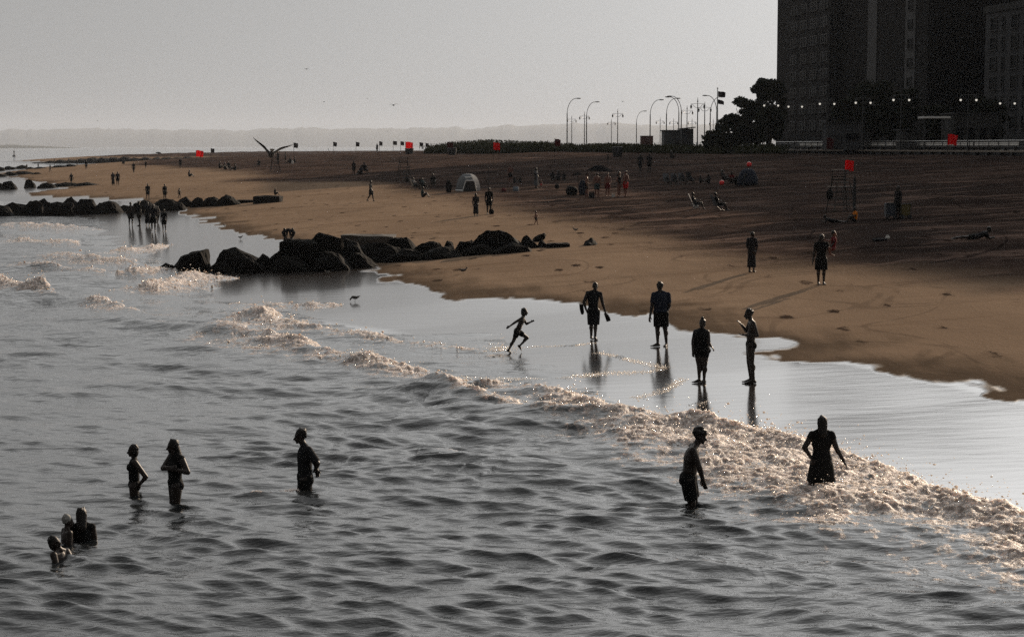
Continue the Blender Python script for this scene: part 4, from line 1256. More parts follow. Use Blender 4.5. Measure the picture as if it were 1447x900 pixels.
def arched_light():
    o = empty('street_light', (0, 0, 0))
    MB().tube([(0, 0, 0), (0, 0, .6), (0, 0, 6.2)], [.13, .11, .085], 8).build('pole', iron, o)
    pts = [(0, 0, 6.2)]
    for i in range(1, 9):
        a = i / 8 * math.pi / 2
        pts.append((1.55 * (1 - math.cos(a)), 0, 6.2 + 2.6 * math.sin(a)))
    a_ = MB().tube(pts, [.07] + [.055] * 8, 6).build('arm', iron, o)
    MB().ellipsoid((1.95, 0, 8.8), (.46, .15, .10)).build('lamp_head', iron, a_, True)
    return o
al0 = arched_light()
ARCH = [(801.5, 139, 385, 1, 'outermost arched street light, first at the far end of the boardwalk'), (829, 144, 400, 1, 'second arched street light along the boardwalk, lower than the first'), (899.5, 157, 470, 1, 'small low arched street light in the open stretch of sky'),
        (919, 141, 385, 1, 'arched street light rising from the red brown container'), (942, 139, 375, 1, 'arched street light over the dark hut, bending inland'), (959.5, 137, 360, -1, 'arched street light over the dark hut, bending seaward'),
        (963, 136, 350, -1, 'arched street light behind the dark hut, with the thicker pole, bending seaward'), (1004, 137, 330, 1, 'arched street light beside the flagpole, bending inland'), (1013, 135, 345, -1, 'arched street light behind the flagpole, bending seaward')]
for i, (px, yt, y, sgn, lab) in enumerate(ARCH):
    o = al0 if i == 0 else copy_tree(al0)
    top = at_depth(px, yt, y); z0 = 5.0
    k = (top[2] - z0) / 8.85
    o.location = (top[0], y, z0); o.scale = (sgn * k, k, k); o.rotation_euler = (0, 0, R(-4 if sgn > 0 else 8))
    tag(o, lab, 'street light', 'arched street lights behind the dune')

# flagpole with two flags
flag_dark = simple('dark_flag', (.05, .035, .038), .85, .3, 3, transl=.3)
flag_red = simple('red_flag', (.80, .012, .015), .8, .12, 3, transl=.5)
def flag_cloth(w_, h_, seed, droop=.12):
    """wind-blown flag: a rippled sheet 6 mm thick, hoist at x=0, top at z=0"""
    r = random.Random(seed); ph = r.random() * 6; nx, nz = 12, 7; vs = []; fs = []
    for side in (0, 1):
        for i in range(nx + 1):
            for j in range(nz + 1):
                u = i / nx; v = j / nz
                vs.append((w_ * u * (1 - .05 * v), .17 * w_ * u * math.sin(u * 8 + ph + v * 2.2) + .05 * w_ * math.sin(u * 15 + v * 4 + ph) + side * .006, -h_ * v - droop * h_ * u * u * (1.3 - v * .6) + .03 * h_ * math.sin(u * 9 + ph)))
    n = (nx + 1) * (nz + 1)
    for i in range(nx):
        for j in range(nz):
            a = i * (nz + 1) + j
            q = (a, a + 1, a + nz + 2, a + nz + 1)
            fs.append(q[::-1]); fs.append(tuple(k + n for k in q))
    ring = [j for j in range(nz + 1)] + [i * (nz + 1) + nz for i in range(1, nx + 1)] + [nx * (nz + 1) + j for j in range(nz - 1, -1, -1)] + [i * (nz + 1) for i in range(nx - 1, 0, -1)]
    for a, b in zip(ring, ring[1:] + ring[:1]): fs.append((a, b, b + n, a + n))
    return MB().add(vs, fs)
y = 262; top = at_depth(1014, 126, y)
fp = empty('flagpole', (top[0], y, DECK_Z), 'tall flagpole flying two dark flags between the lamp posts and the tree', 'flagpole')
H_ = top[2] - DECK_Z
MB().tube([(0, 0, 0), (0, 0, H_ * .6), (0, 0, H_)], [.14, .10, .05], 8).build('pole', steel, fp)
MB().ellipsoid((0, 0, H_ + .1), (.11, .11, .11)).build('ball', steel, fp, True)
c = flag_cloth(1.05, .75, 3).build('flag', flag_dark, fp); c.location = (.08, 0, H_ - .35)
c = flag_cloth(.85, .62, 8, .35).build('flag', flag_dark, fp); c.location = (.08, 0, H_ - 1.5)

def beach_flag(px, ytop, ybase, wpx, hpx, mat, label, y=None, zb=None, group=None, mirror=1, sc=1):
    """flag on a pole stuck in the sand"""
    if y is None:
        g_ = ground(px, ybase); y = g_[1]; zb = g_[2]
    top = at_depth(px, ytop, y); k = y / FPX
    o = empty('beach_flag', (top[0], y, zb), label, 'flag', group)
    MB().tube([(0, 0, 0), (0, 0, top[2] - zb + .06)], max(.022, y * .00010), 6).build('pole', iron, o)
    c = flag_cloth(wpx * k, hpx * k, int(px)).build('flag', mat, o); c.location = (.02, 0, top[2] - zb); c.scale = (mirror, 1, 1)
    return o

# ---- huts, container and other small buildings on and behind the boardwalk
def hut(name, px0, px1, ytop, zb, y, depth, wall, label, cat, roof_over=.25, slope=0.0):
    a = at_depth(px0, ytop, y); b = at_depth(px1, ytop, y)
    o = empty(name, ((a[0] + b[0]) / 2, y, zb), label, cat)
    w_ = b[0] - a[0]; h_ = a[2] - zb
    MB().box((0, depth / 2, h_ / 2 - .06), (w_, depth, h_ - .12)).build('wall', wall, o)
    r_ = MB(); r_.prism([(-w_ / 2 - roof_over, h_ - .115 - slope), (w_ / 2 + roof_over, h_ - .115 + slope), (w_ / 2 + roof_over, h_ + .05 + slope), (-w_ / 2 - roof_over, h_ + .05 - slope)], (1, 0, 0), (0, 0, 1), (0, -roof_over, 0), (0, depth + 2 * roof_over, 0))
    r_.build('roof', black_m, o)
    return o, w_, h_
h1, w1, hh1 = hut('beach_hut', 938.5, 963, 184.5, 4.3, 285, 5, simple('grey_boards', (.085, .088, .09), .8, .2, 2), 'dark flat roofed hut standing above the dune under the arched street lights', 'hut')
MB().box((w1 * .2, -.02, 1.2), (.9, .06, 2.0)).build('door', black_m, h1)
h2, w2, hh2 = hut('lifeguard_station', 963.5, 980, 181, 4.3, 280, 4, black_m, 'pale fronted hut with a sloping roof next to the dark flat roofed hut', 'hut', .3, .12)
MB().box((-.15, -.03, hh2 * .62), (w2 * .55, .06, hh2 * .34)).build('pale_panel', render_p, h2)
MB().box((w2 * .08, -.08, hh2 * .55), (w2 * .26, .06, hh2 * .3)).build('doorway', black_m, h2)
h3, w3, hh3 = hut('container', 906, 923, 192.5, 4.6, 330, 2.5, simple('rust_paint', (.12, .055, .045), .75, .3, 2), 'red brown container standing on the dune top', 'container', .02)
MB().box((0, -.03, hh3 / 2), (w3 * .4, .05, hh3 * .7)).build('door', simple('rust_dark', (.08, .04, .035), .75, .3, 2), h3)
h4, w4, hh4 = hut('beach_hut', 1170, 1220, 173, DECK_Z, 236, 4, render_p, 'low pale service building at the foot of the tower', 'service building')
MB().box((-w4 * .2, -.03, 1.1), (1.0, .05, 2.1)).build('door', black_m, h4)
MB().box((w4 * .2, -.03, 1.6), (1.6, .05, .9)).build('window', glass, h4)
h5, w5, hh5 = hut('pavilion', 1276, 1302, 183, DECK_Z, 222, 4, conc, 'small concrete pavilion beside the bright edged canopy', 'pavilion')
MB().box((0, -.03, 1.05), (1.2, .05, 2.0)).build('door', black_m, h5)
h6, w6, hh6 = hut('pavilion', 1347, 1416, 160, DECK_Z, 220, 6, conc, 'long low concrete building at the foot of the stepped building', 'pavilion')
for k in range(4): MB().box((-w6 * .36 + k * w6 * .24, -.03, 1.9), (w6 * .14, .05, 1.4)).build('window', glass, h6)
# canopy with a bright edge
a = at_depth(1305, 166, 218); b = at_depth(1343, 166, 218)
cp = empty('canopy', ((a[0] + b[0]) / 2, 218, DECK_Z), 'flat entrance canopy with a bright pale edge in front of the dark block', 'canopy')
w_ = b[0] - a[0]; h_ = a[2] - DECK_Z
MB().box((0, 1.5, h_), (w_, 3.2, .22)).build('roof', simple('white_fascia', (.78, .77, .74), .35, .08, 3, spec=.6), cp)
for s_ in (-1, 1):
    for yy in (.1, 2.9): MB().box((s_ * (w_ / 2 - .15), yy, h_ / 2 - .06), (.14, .14, h_ - .12)).build('post', iron, cp)

# ---- trees
leaf_m = simple('leaves', (.020, .024, .014), .8, .35, .7, spec=.08, transl=.10)
bark_m = simple('bark', (.045, .038, .032), .9, .3, 2)
def tree_mesh(h, w_, seed, nleaf=5200, leaf=.26, trunk=.3, clumps=44):
    r = np.random.default_rng(seed)
    tr = MB(); ends = []
    tr.tube([(0, 0, 0), (.1 * trunk, 0, h * .18), (.2, .05, h * .38)], [trunk, trunk * .8, trunk * .62], 8)
    for k in range(7):
        a = k * 2.399 + r.random(); z0 = h * (.2 + .03 * k)
        e = (math.cos(a) * w_ * .30 * r.uniform(.7, 1.1), math.sin(a) * w_ * .30, h * r.uniform(.48, .82))
        tr.tube([(.12, 0, z0), (e[0] * .5, e[1] * .5, (z0 + e[2]) / 2 + .2), e], [trunk * .42, trunk * .28, trunk * .1], 6)
        ends.append(e)
    tr.tube([(.2, .05, h * .36), (.1, 0, h * .65), (0, .1, h * .9)], [trunk * .6, trunk * .35, trunk * .08], 6)
    cs = []
    for k in range(clumps):
        z = r.uniform(.25, .97); rad = w_ / 2 * math.sqrt(max(.08, 1 - ((z - .55) / .5) ** 2)) * r.uniform(.35, .95); a = r.random() * 6.283
        cs.append((rad * math.cos(a), rad * math.sin(a), z * h, r.uniform(.09, .19) * w_))
    cs = np.array(cs); k = r.integers(0, len(cs), nleaf)
    d = r.normal(size=(nleaf, 3)); d /= np.linalg.norm(d, axis=1)[:, None]
    rad = cs[k, 3] * r.uniform(.25, 1.08, nleaf) ** .6
    c = cs[k, :3] + d * rad[:, None] * np.array([1, 1, .72])
    u = r.normal(size=(nleaf, 3)); u /= np.linalg.norm(u, axis=1)[:, None]
    v = np.cross(u, r.normal(size=(nleaf, 3))); v /= np.linalg.norm(v, axis=1)[:, None]
    s = leaf * r.uniform(.6, 1.4, nleaf)[:, None]
    V = np.stack([c - u * s - v * s * .3, c - v * s * .55, c + u * s, c + v * s * .55], 1).reshape(-1, 3)
    me = bpy.data.meshes.new('crown')
    me.vertices.add(len(V)); me.vertices.foreach_set('co', V.astype(np.float32).ravel())
    me.loops.add(nleaf * 4); me.loops.foreach_set('vertex_index', np.arange(nleaf * 4, dtype=np.int32))
    me.polygons.add(nleaf); me.polygons.foreach_set('loop_start', np.arange(0, nleaf * 4, 4, dtype=np.int32))
    me.update(calc_edges=True); me.materials.append(leaf_m)
    return tr.mesh('trunk'), me
def tree(px, ytop, wpx, y, zb, seed, label, **kw):
    top = at_depth(px, ytop, y); k = y / FPX
    o = empty('tree', (top[0], y, zb), label, 'tree')
    a, b = tree_mesh(top[2] - zb, wpx * k, seed, **kw)
    link('trunk', a, bark_m, o); link('crown', b, None, o)
    return o
tree(1086, 113, 56, 258, 4.8, 1, 'tall dark tree against the sky beside the tower edge', nleaf=9000, clumps=64)
tree(1054, 138, 54, 256, 4.8, 21, 'middle dark tree stepping down from the tower edge towards the flagpole', nleaf=6500, clumps=50)
tree(1036, 164, 46, 254, 4.8, 2, 'lower rounded dark tree beside the flagpole', nleaf=4200)
tree(1088, 150, 44, 250, 4.8, 3, 'dark tree filling the corner under the tower edge', nleaf=4200)
tree(1007, 186, 26, 262, 4.8, 4, 'small dark bushy tree next to the second tallest lamp post', nleaf=1800, trunk=.15)
tree(1232, 118, 90, 240, 5, 5, 'wide dark tree in front of the broad block', nleaf=6000, clumps=64)
tree(1282, 128, 44, 236, 5, 6, 'narrow dark tree at the recessed strip of the broad block', nleaf=3800)
tree(1196, 140, 40, 238, 5, 7, 'low dark tree between the tower and the broad block', nleaf=3200)
tree(1393, 138, 62, 232, 5, 8, 'dark tree at the foot of the stepped building', nleaf=4200)
tree(1326, 150, 44, 234, 5, 12, 'dark tree standing behind the bright edged canopy', nleaf=3200)

# ---- dune bushes along the edge of the boardwalk: one long thicket
def thicket():
    r = np.random.default_rng(31); C = []
    for px, yt, yb, y in [(x_, t_, b_, y_) for x_, t_, b_, y_ in
        [(618,206,211,360),(632,203,212,355),(646,200,212,350),(662,199,212,345),(678,198,212,340),(694,198,212,335),(710,198,212,330),(726,199,212,325),(742,199,212,320),(758,200,212,318),(774,201,212,315),(790,203,212,312),(806,205,212,310),
         (822,204,213,305),(838,204,213,300),(854,203,213,298),(872,202,213,294),(890,204,213,292),(908,204,213,290),(926,205,214,286),(944,204,214,280),(962,204,214,276),(980,205,214,272),(1000,205,215,268),(1020,204,215,262),(1040,204,215,258),(1062,203,216,250),(1085,204,216,246)]]:
        a = at_depth(px, yt, y); k = y / FPX
        zb = gz(a[0], y)
        for j in range(5):
            C.append((a[0] + r.uniform(-9, 9) * k, y + r.uniform(-2, 3), zb, max(a[2] - zb, .5) * r.uniform(.75, 1.08)))
    C = np.array(C); n = 36000; k = r.integers(0, len(C), n)
    c = np.stack([C[k, 0] + r.normal(0, 1.0, n), C[k, 1] + r.normal(0, 1.2, n), C[k, 2] + C[k, 3] * r.uniform(0, 1, n) ** .7], 1)
    c[:, 2] -= .12 * np.abs(r.normal(0, 1, n))
    u = r.normal(size=(n, 3)) * np.array([.5, .5, 1]); u /= np.linalg.norm(u, axis=1)[:, None]
    v = np.cross(u, r.normal(size=(n, 3))); v /= np.linalg.norm(v, axis=1)[:, None]
    s = (.17 * r.uniform(.6, 1.5, n))[:, None]
    V = np.stack([c - u * s, c - v * s * .4, c + u * s, c + v * s * .4], 1).reshape(-1, 3)
    core = MB()                                        # the woody heart of each bush
    for q in C: core.ellipsoid((q[0], q[1], q[2] + q[3] * .25), (1.5, 1.2, q[3] * .55), None, 8, 6)
    cv = np.array(core.v)
    me = bpy.data.meshes.new('dune_bushes')
    loops = list(np.arange(n * 4)) ; starts = list(range(0, n * 4, 4))
    for f_ in core.f:
        starts.append(len(loops)); loops += [i + n * 4 for i in f_]
    V = np.concatenate([V, cv])
    me.vertices.add(len(V)); me.vertices.foreach_set('co', V.astype(np.float32).ravel())
    me.loops.add(len(loops)); me.loops.foreach_set('vertex_index', np.array(loops, dtype=np.int32))
    me.polygons.add(len(starts)); me.polygons.foreach_set('loop_start', np.array(starts, dtype=np.int32))
    me.update(calc_edges=True); me.materials.append(simple('dune_leaves', (.040, .043, .022), .9, .4, .5, spec=.02, transl=.05))
    tag(link('dune_bushes', me), kind='stuff')
thicket()

# ------------------------------------------------------------------ rocks of the groins
rock_m, rnt = new_mat('wet_rock')
_o = N(rnt, 'ShaderNodeOutputMaterial'); _p = N(rnt, 'ShaderNodeBsdfPrincipled'); _n = N(rnt, 'ShaderNodeTexNoise'); _g = N(rnt, 'ShaderNodeNewGeometry')
_n.inputs['Scale'].default_value = 2.2; _n.inputs['Detail'].default_value = 8
rnt.links.new(_g.outputs['Position'], _n.inputs['Vector'])
_r = N(rnt, 'ShaderNodeMix', data_type='RGBA'); _r.inputs['A'].default_value = (.004, .004, .004, 1); _r.inputs['B'].default_value = (.014, .0125, .011, 1)
rnt.links.new(_n.outputs['Fac'], _r.inputs['Factor']); rnt.links.new(_r.outputs['Result'], _p.inputs['Base Color'])
_b = N(rnt, 'ShaderNodeBump'); _b.inputs['Strength'].default_value = .8; _b.inputs['Distance'].default_value = .12
rnt.links.new(_n.outputs['Fac'], _b.inputs['Height']); rnt.links.new(_b.outputs['Normal'], _p.inputs['Normal'])
_p.inputs['Roughness'].default_value = .85; _p.inputs['Specular IOR Level'].default_value = .06
rnt.links.new(_p.outputs[0], _o.inputs['Surface'])
pale_rock = simple('dry_rock', (.05, .044, .038), .85, .3, 2, bump=.5)

def rock_mesh(sx, sy, sz, seed, shape='lump'):
    r = random.Random(seed); bm = bmesh.new(); pts = []
    if shape == 'wedge':
        base = [(-1, -.8, -1), (.98, -.8, -1), (1, .8, -1), (-1, .8, -1), (.62, -.5, .98), (.70, .45, 1), (-.25, -.3, .45), (-.3, .4, .5), (.35, 0, .9), (-.75, 0, -.35), (.85, -.4, .1)]
    elif shape == 'slab':
        base = [(x, y, z) for x in (-1, 1) for y in (-.9, .9) for z in (-1, .9)] + [(0, 0, 1), (-.5, -.5, .98), (.95, 0, .2)]
    elif shape == 'tilt':
        base = [(-1, -.6, -.9), (-1, .6, -.9), (-.9, -.5, -.1), (-.9, .5, -.1), (.85, -.5, .3), (.85, .5, .3), (.7, -.5, 1), (.75, .5, 1), (1, 0, .75), (-.3, 0, .5)]
    else:
        base = []
        for k in range(18):
            th = r.random() * 6.283; z = r.uniform(-1, 1); q = math.sqrt(max(0, 1 - z * z * .8))
            base.append((q * math.cos(th) * r.uniform(.75, 1.05), q * math.sin(th) * r.uniform(.75, 1.05), z * r.uniform(.85, 1)))
        base += [(r.uniform(-.3, .3), 0, 1)] + [(x * r.uniform(.85, 1.05), y * .8, r.uniform(-.5, -.1)) for x in (-1, 1) for y in (-1, 1)] + [(x * 1.05, y * .9, -1) for x in (-1, 1) for y in (-1, 1)]
    for x, y, z in base:
        j = .10
        bm.verts.new(((x + r.uniform(-j, j)) * sx, (y + r.uniform(-j, j)) * sy, (z + r.uniform(-j, j) * .5) * sz))
    bmesh.ops.convex_hull(bm, input=bm.verts[:])
    for v in [v for v in bm.verts if not v.link_faces]: bm.verts.remove(v)
    bmesh.ops.triangulate(bm, faces=bm.faces[:])
    bmesh.ops.subdivide_edges(bm, edges=bm.edges[:], cuts=4, use_grid_fill=True)
    bm.normal_update()
    for v in bm.verts:
        c = v.co / max(.25, min(sx, sz))
        nz = float(fbm(np.array([c.x * 1.7 + seed]), np.array([c.z * 1.9 + c.y * 1.1]), seed, 3)[0])
        nz2 = float(fbm(np.array([c.x * 6 + seed]), np.array([c.z * 6 + c.y * 5]), seed + 9, 2)[0])
        v.co += v.normal * (nz * .17 + nz2 * .06) * min(sx, sz)
    bmesh.ops.smooth_vert(bm, verts=bm.verts[:], factor=.1, use_axis_x=True, use_axis_y=True, use_axis_z=True)
    me = bpy.data.meshes.new('rock'); bm.to_mesh(me); bm.free(); me.update()
    return me
def rock(x0, x1, yt, yb, seed, label, group=None, shape='lump', mat=None, deep=1.0):
    """boulder whose outline spans these photo pixels, resting in the sand"""
    p = ground((x0 + x1) / 2, yb, 0.0); k = p[1] / FPX
    sx = (x1 - x0) / 2 * k * (1.0 if shape in ('tilt', 'wedge') else 1.16); hz_ = (yb - yt) * k
    sz = (hz_ + .35) / 2; sy = max(.5, min(sx * .75, 1.8)) * deep
    o = link('rock', rock_mesh(sx, sy, sz, seed, shape), mat or rock_m)
    o.location = (p[0], p[1] + sy * .8, p[2] + hz_ - sz)
    return tag(o, label, 'rock', group)
G1 = 'boulders of the nearest groin'; G2 = 'boulders of the second groin'; G3 = 'boulders of the far groins'
nr = [0]
def rk(x0, x1, yt, yb, label, group=G1, **kw):
    nr[0] += 1; return rock(x0, x1, yt, yb, 100 + nr[0], label, group, **kw)
rk(229, 299, 354, 388, 'large pointed wedge of rock at the seaward end of the nearest groin', shape='wedge')
rk(220, 250, 371, 388, 'low rock at the foot of the large pointed wedge')
rk(302, 368, 351, 385, 'rounded hump of rock across the gap from the pointed wedge')
rk(360, 386, 360, 384, 'small knobbly rock between the rounded hump and the long block')
rk(378, 412, 352, 383, 'square ended rock where the long block begins')
rk(398, 446, 340, 382, 'flat topped block under the stooping pair', shape='slab')
rk(430, 484, 331, 380, 'twin topped boulder, highest of the middle of the nearest groin')
rk(470, 512, 340, 377, 'dark boulder filling in below the pale slab')
rk(490, 552, 332, 352, 'pale topped slab lying flat across the groin', shape='slab', mat=pale_rock)
rk(496, 566, 342, 372, 'broad dark boulder under the pale topped slab')
rk(540, 588, 335, 366, 'steep shouldered boulder just past the pale slab')
rk(586, 627, 341, 363, 'boulder leaning against the slim upright rock')
rk(624, 643, 341, 361, 'slim upright rock beside a narrow gap')
rk(641, 676, 340, 359, 'low sloping rock past the narrow gap')
rk(668, 740, 326, 357, 'biggest rounded boulder near the landward end')
rk(735, 761, 333, 351, 'blocky rock behind the tilted slab')
rk(750, 772, 330, 342, 'tilted slab of rock pointing up to the beach', shape='tilt')
rk(757, 779, 340, 350, 'small boulder under the tilted slab')
rk(774, 803, 344, 350, 'thin last rock of the groin, half sunk in sand', shape='slab')
rk(825, 847, 337, 347, 'lone triangular rock on the open sand', None)
for i, (x0, x1, yt, yb) in enumerate([(335,372,366,386),(385,430,362,385),(440,490,356,383),(480,530,358,379),(548,600,352,370),(600,650,350,366),(655,700,346,361),(700,750,343,358),(300,330,372,387)]):
    rk(x0, x1, yt, yb, 'low dark rock wedged along the foot of the nearest groin', G1)
for x0, x1, yt, yb in [(0,40,286,305),(-30,12,289,306),(34,58,283,305),(46,72,281,304),(68,100,284,304),(86,112,278,303),(104,136,281,303),(132,167,284,302)]:
    rk(x0, x1, yt, yb, 'black boulder in the seaward stretch of the second groin, beyond the bathers', G2)
for x0, x1, yt, yb in [(164,184,290,299),(180,218,282,301),(212,256,281,298),(250,272,278,293),(269,288,279,293),(285,312,279,292),(305,335,276,291)]:
    rk(x0, x1, yt, yb, 'black boulder in the landward stretch of the second groin, among the wading group', G2)
rk(333, 364, 283, 287, 'thin strip of rock trailing from the second groin to the square block', G2, shape='slab')
rk(362, 394, 277, 287, 'square dark block on the sand with a child sitting on it', G2, shape='slab')
for x0, x1, yt, yb in [(-16,8,258,268),(2,20,256,268),(34,48,254,266),(53,76,258,266),(75,108,258,264),(106,141,258,262.5)]:
    rk(x0, x1, yt, yb, 'dark rock of the low third groin at the water pocket', G3)
for x0, x1, yt, yb in [(-10,10,246,250),(5,22,243,249),(18,46,242,247),(44,58,244,246.5)]:
    rk(x0, x1, yt, yb, 'dark rock in the short fourth groin on the lit sand', G3)
for x0, x1, yt, yb in [(-8,4,235,242),(4,22,235,240),(20,36,233,239),(36,48,236,239),(48,66,236,238.5),(72,92,234,237),(88,106,232,236)]:
    rk(x0, x1, yt, yb, 'small dark rock in the fifth groin where the shore bends', G3)
def far_rock(x0, x1, yt, yb, label, y):
    a = at_depth((x0 + x1) / 2, yb, y); k = y / FPX; nr[0] += 1
    sx = (x1 - x0) / 2 * k; hz_ = (yb - yt) * k
    o = link('rock', rock_mesh(sx, 4.0, (hz_ + .6) / 2, 100 + nr[0]), rock_m)
    o.location = (a[0], y, a[2] + hz_ - (hz_ + .6) / 2); return tag(o, label, 'rock', 'rocks of the distant jetty')
for i, x0 in enumerate(range(46, 260, 15)):
    far_rock(x0, x0 + 21, 229 - min(i, 6) * 1.05 - (i % 3) * .6, 230 - i * .2, 'low dark rock of the distant jetty running out from the point', 640)

# channel buoy out on the bay
a = at_z(20, 221.5, 0)
by = empty('buoy', (a[0], a[1], 0), 'slim dark channel buoy afloat on the grey water near the headland', 'buoy')
kk = a[1] / FPX
MB().lathe([(1.9 * kk, -.3), (2.6 * kk, .0), (2.4 * kk, 1.2 * kk), (1.0 * kk, 2.2 * kk)], n=12).build('float', black_m, by)
MB().tube([(0, 0, 2 * kk), (0, 0, 6 * kk)], [.8 * kk, .55 * kk], 8).build('tower', black_m, by)
MB().ellipsoid((0, 0, 7 * kk), (1.1 * kk, 1.1 * kk, 1.3 * kk)).build('topmark', black_m, by)
# ------------------------------------------------------------------ people, birds and gear further up the beach
PH = 1.7
def proto(face, over, **kw):
    J, f, l = joints(face, kw.pop('width', 1.0), over)
    kw.setdefault('voxel', .016)
    wear = kw.pop('wear')
    return make_person((0, 0, -500), PH, J, f, l, 'x', wear=wear, **kw)
PR = {}
PR['stand'] = proto(0, {'anl': (.07, 0, .045), 'anr': (-.06, .03, .045)}, wear=[('shorts', cloth_black, dict(leg=.8)), ('shirt', cloth_dark, {})])
PR['bare'] = proto(0, {'ell': (.16, .03, .65), 'wrl': (.11, -.06, .56), 'anl': (.05, -.04, .045), 'anr': (-.06, .04, .045)}, wear=[('shorts', cloth_black, dict(leg=.8))])
PR['walk'] = proto(0, {'knl': (.055, -.08, .285), 'anl': (.055, -.12, .045), 'knr': (-.055, .03, .28), 'anr': (-.055, .17, .075), 'ell': (.14, .06, .64), 'wrl': (.14, .08, .50), 'elr': (-.14, -.05, .64), 'wrr': (-.13, -.13, .52)},
    wear=[('shorts', cloth_black, dict(leg=.8)), ('shirt', cloth_dark, {})])
PR['dress'] = proto(0, {'ell': (.13, .0, .64), 'wrl': (.10, -.08, .56)}, female=True, hair='long', wear=[('dress', cloth_dark, dict(hem_z=.12, flare=1.45, sleeve=.6))])
PR['bikini'] = proto(0, {'elr': (-.17, .02, .66), 'wrr': (-.10, -.04, .54)}, female=True, hair='long', wear=[('swimsuit', cloth_black, dict(sleeve=0)), ('briefs', cloth_black, {})])
PR['bend'] = proto(90, {'pelvis': (-.06, 0, .52), 'waist': (.03, 0, .585), 'chest': (.14, 0, .62), 'neck': (.26, 0, .63), 'head': (.34, 0, .625), 'shl': (.22, .10, .60), 'shr': (.22, -.10, .60), 'ell': (.25, .12, .44), 'wrl': (.30, .08, .30),
    'elr': (.23, -.12, .44), 'wrr': (.26, -.10, .29), 'hil': (-.06, .055, .50), 'hir': (-.06, -.055, .50), 'knl': (.02, .06, .28), 'knr': (.0, -.06, .28), 'anl': (-.02, .06, .045), 'anr': (-.05, -.06, .045)}, hf=90, wear=[('shorts', cloth_black, dict(leg=.7)), ('shirt', cloth_dark, {})])
sit_o = {'pelvis': (0, .02, .075), 'waist': (0, .05, .16), 'chest': (0, .05, .27), 'neck': (0, .03, .395), 'head': (0, .01, .48), 'shl': (.10, .04, .36), 'shr': (-.10, .04, .36), 'ell': (.14, -.03, .22), 'wrl': (.07, -.14, .22), 'elr': (-.14, -.03, .22), 'wrr': (-.07, -.14, .21),
    'hil': (.05, 0, .065), 'hir': (-.05, 0, .065), 'knl': (.07, -.19, .20), 'knr': (-.07, -.17, .22), 'anl': (.05, -.30, .045), 'anr': (-.05, -.27, .045)}
PR['sit'] = proto(0, sit_o, wear=[('shorts', cloth_black, dict(leg=.7)), ('shirt', cloth_dark, {})])
ch_o = {k: (v[0], v[1], v[2] + .17) for k, v in sit_o.items()}
ch_o.update({'waist': (0, .08, .33), 'chest': (0, .12, .43), 'neck': (0, .15, .54), 'head': (0, .145, .63), 'shl': (.10, .15, .51), 'shr': (-.10, .15, .51), 'ell': (.14, .04, .38), 'wrl': (.13, -.10, .37), 'elr': (-.14, .04, .38), 'wrr': (-.13, -.10, .37), 'knl': (.06, -.22, .27), 'knr': (-.06, -.22, .27), 'anl': (.06, -.30, .05), 'anr': (-.06, -.30, .05)})
PR['chairsit'] = proto(0, ch_o, wear=[('shorts', cloth_black, dict(leg=.7)), ('shirt', cloth_dark, {})])
PR['lie'] = proto(90, {'pelvis': (-.02, 0, .065), 'waist': (.07, 0, .075), 'chest': (.18, 0, .115), 'neck': (.28, 0, .18), 'head': (.345, 0, .235), 'shl': (.25, .10, .14), 'shr': (.25, -.10, .14), 'ell': (.32, .11, .03), 'wrl': (.42, .06, .04), 'elr': (.32, -.11, .03), 'wrr': (.42, -.06, .04),
    'hil': (-.03, .05, .06), 'hir': (-.03, -.05, .06), 'knl': (-.26, .06, .04), 'knr': (-.26, -.05, .045), 'anl': (-.48, .06, .04), 'anr': (-.48, -.06, .04)}, hf=90, fd={'l': V3(-1, 0, 0), 'r': V3(-1, 0, 0)}, wear=[('shorts', cloth_black, dict(leg=.6)), ('shirt', cloth_dark, {})])
PR['child'] = proto(0, {'head': (0, -.012, .91), 'neck': (0, 0, .81), 'knl': (.055, -.06, .285), 'anl': (.055, -.10, .05), 'anr': (-.055, .12, .06), 'ell': (.15, -.06, .64), 'wrl': (.13, -.14, .56), 'elr': (-.15, .05, .63), 'wrr': (-.15, .07, .5)}, headk=1.28, wear=[('shorts', cloth_black, dict(leg=.7))])
SITH = {'sit': .55, 'chairsit': .70, 'lie': .30, 'bend': .70}
used = set()
def fp_(kind, px, yf, yt, label, rz=0, cols=None, group='people on the beach', loc=None, sx=1.0):
    p = ground(px, yf, -.02) if loc is None else loc
    Hh = (yf - yt) * p[1] / FPX
    frac = SITH.get(kind, 1.0)
    sc = min(max(Hh / (PH * frac), .42), 1.18)
    o = PR[kind] if kind not in used else copy_tree(PR[kind])
    used.add(kind)
    o.location = (float(p[0]), float(p[1]), float(p[2])); o.rotation_euler = (0, 0, R(rz)); o.scale = (sc * sx, sc * sx, sc)
    o['label'] = label; o['category'] = 'person'; o['group'] = group
    for ch in o.children:
        nm = ch.name.split('.')[0]
        if cols and nm in cols:
            ch.material_slots[0].link = 'OBJECT'; ch.material_slots[0].material = cols[nm]
    return o
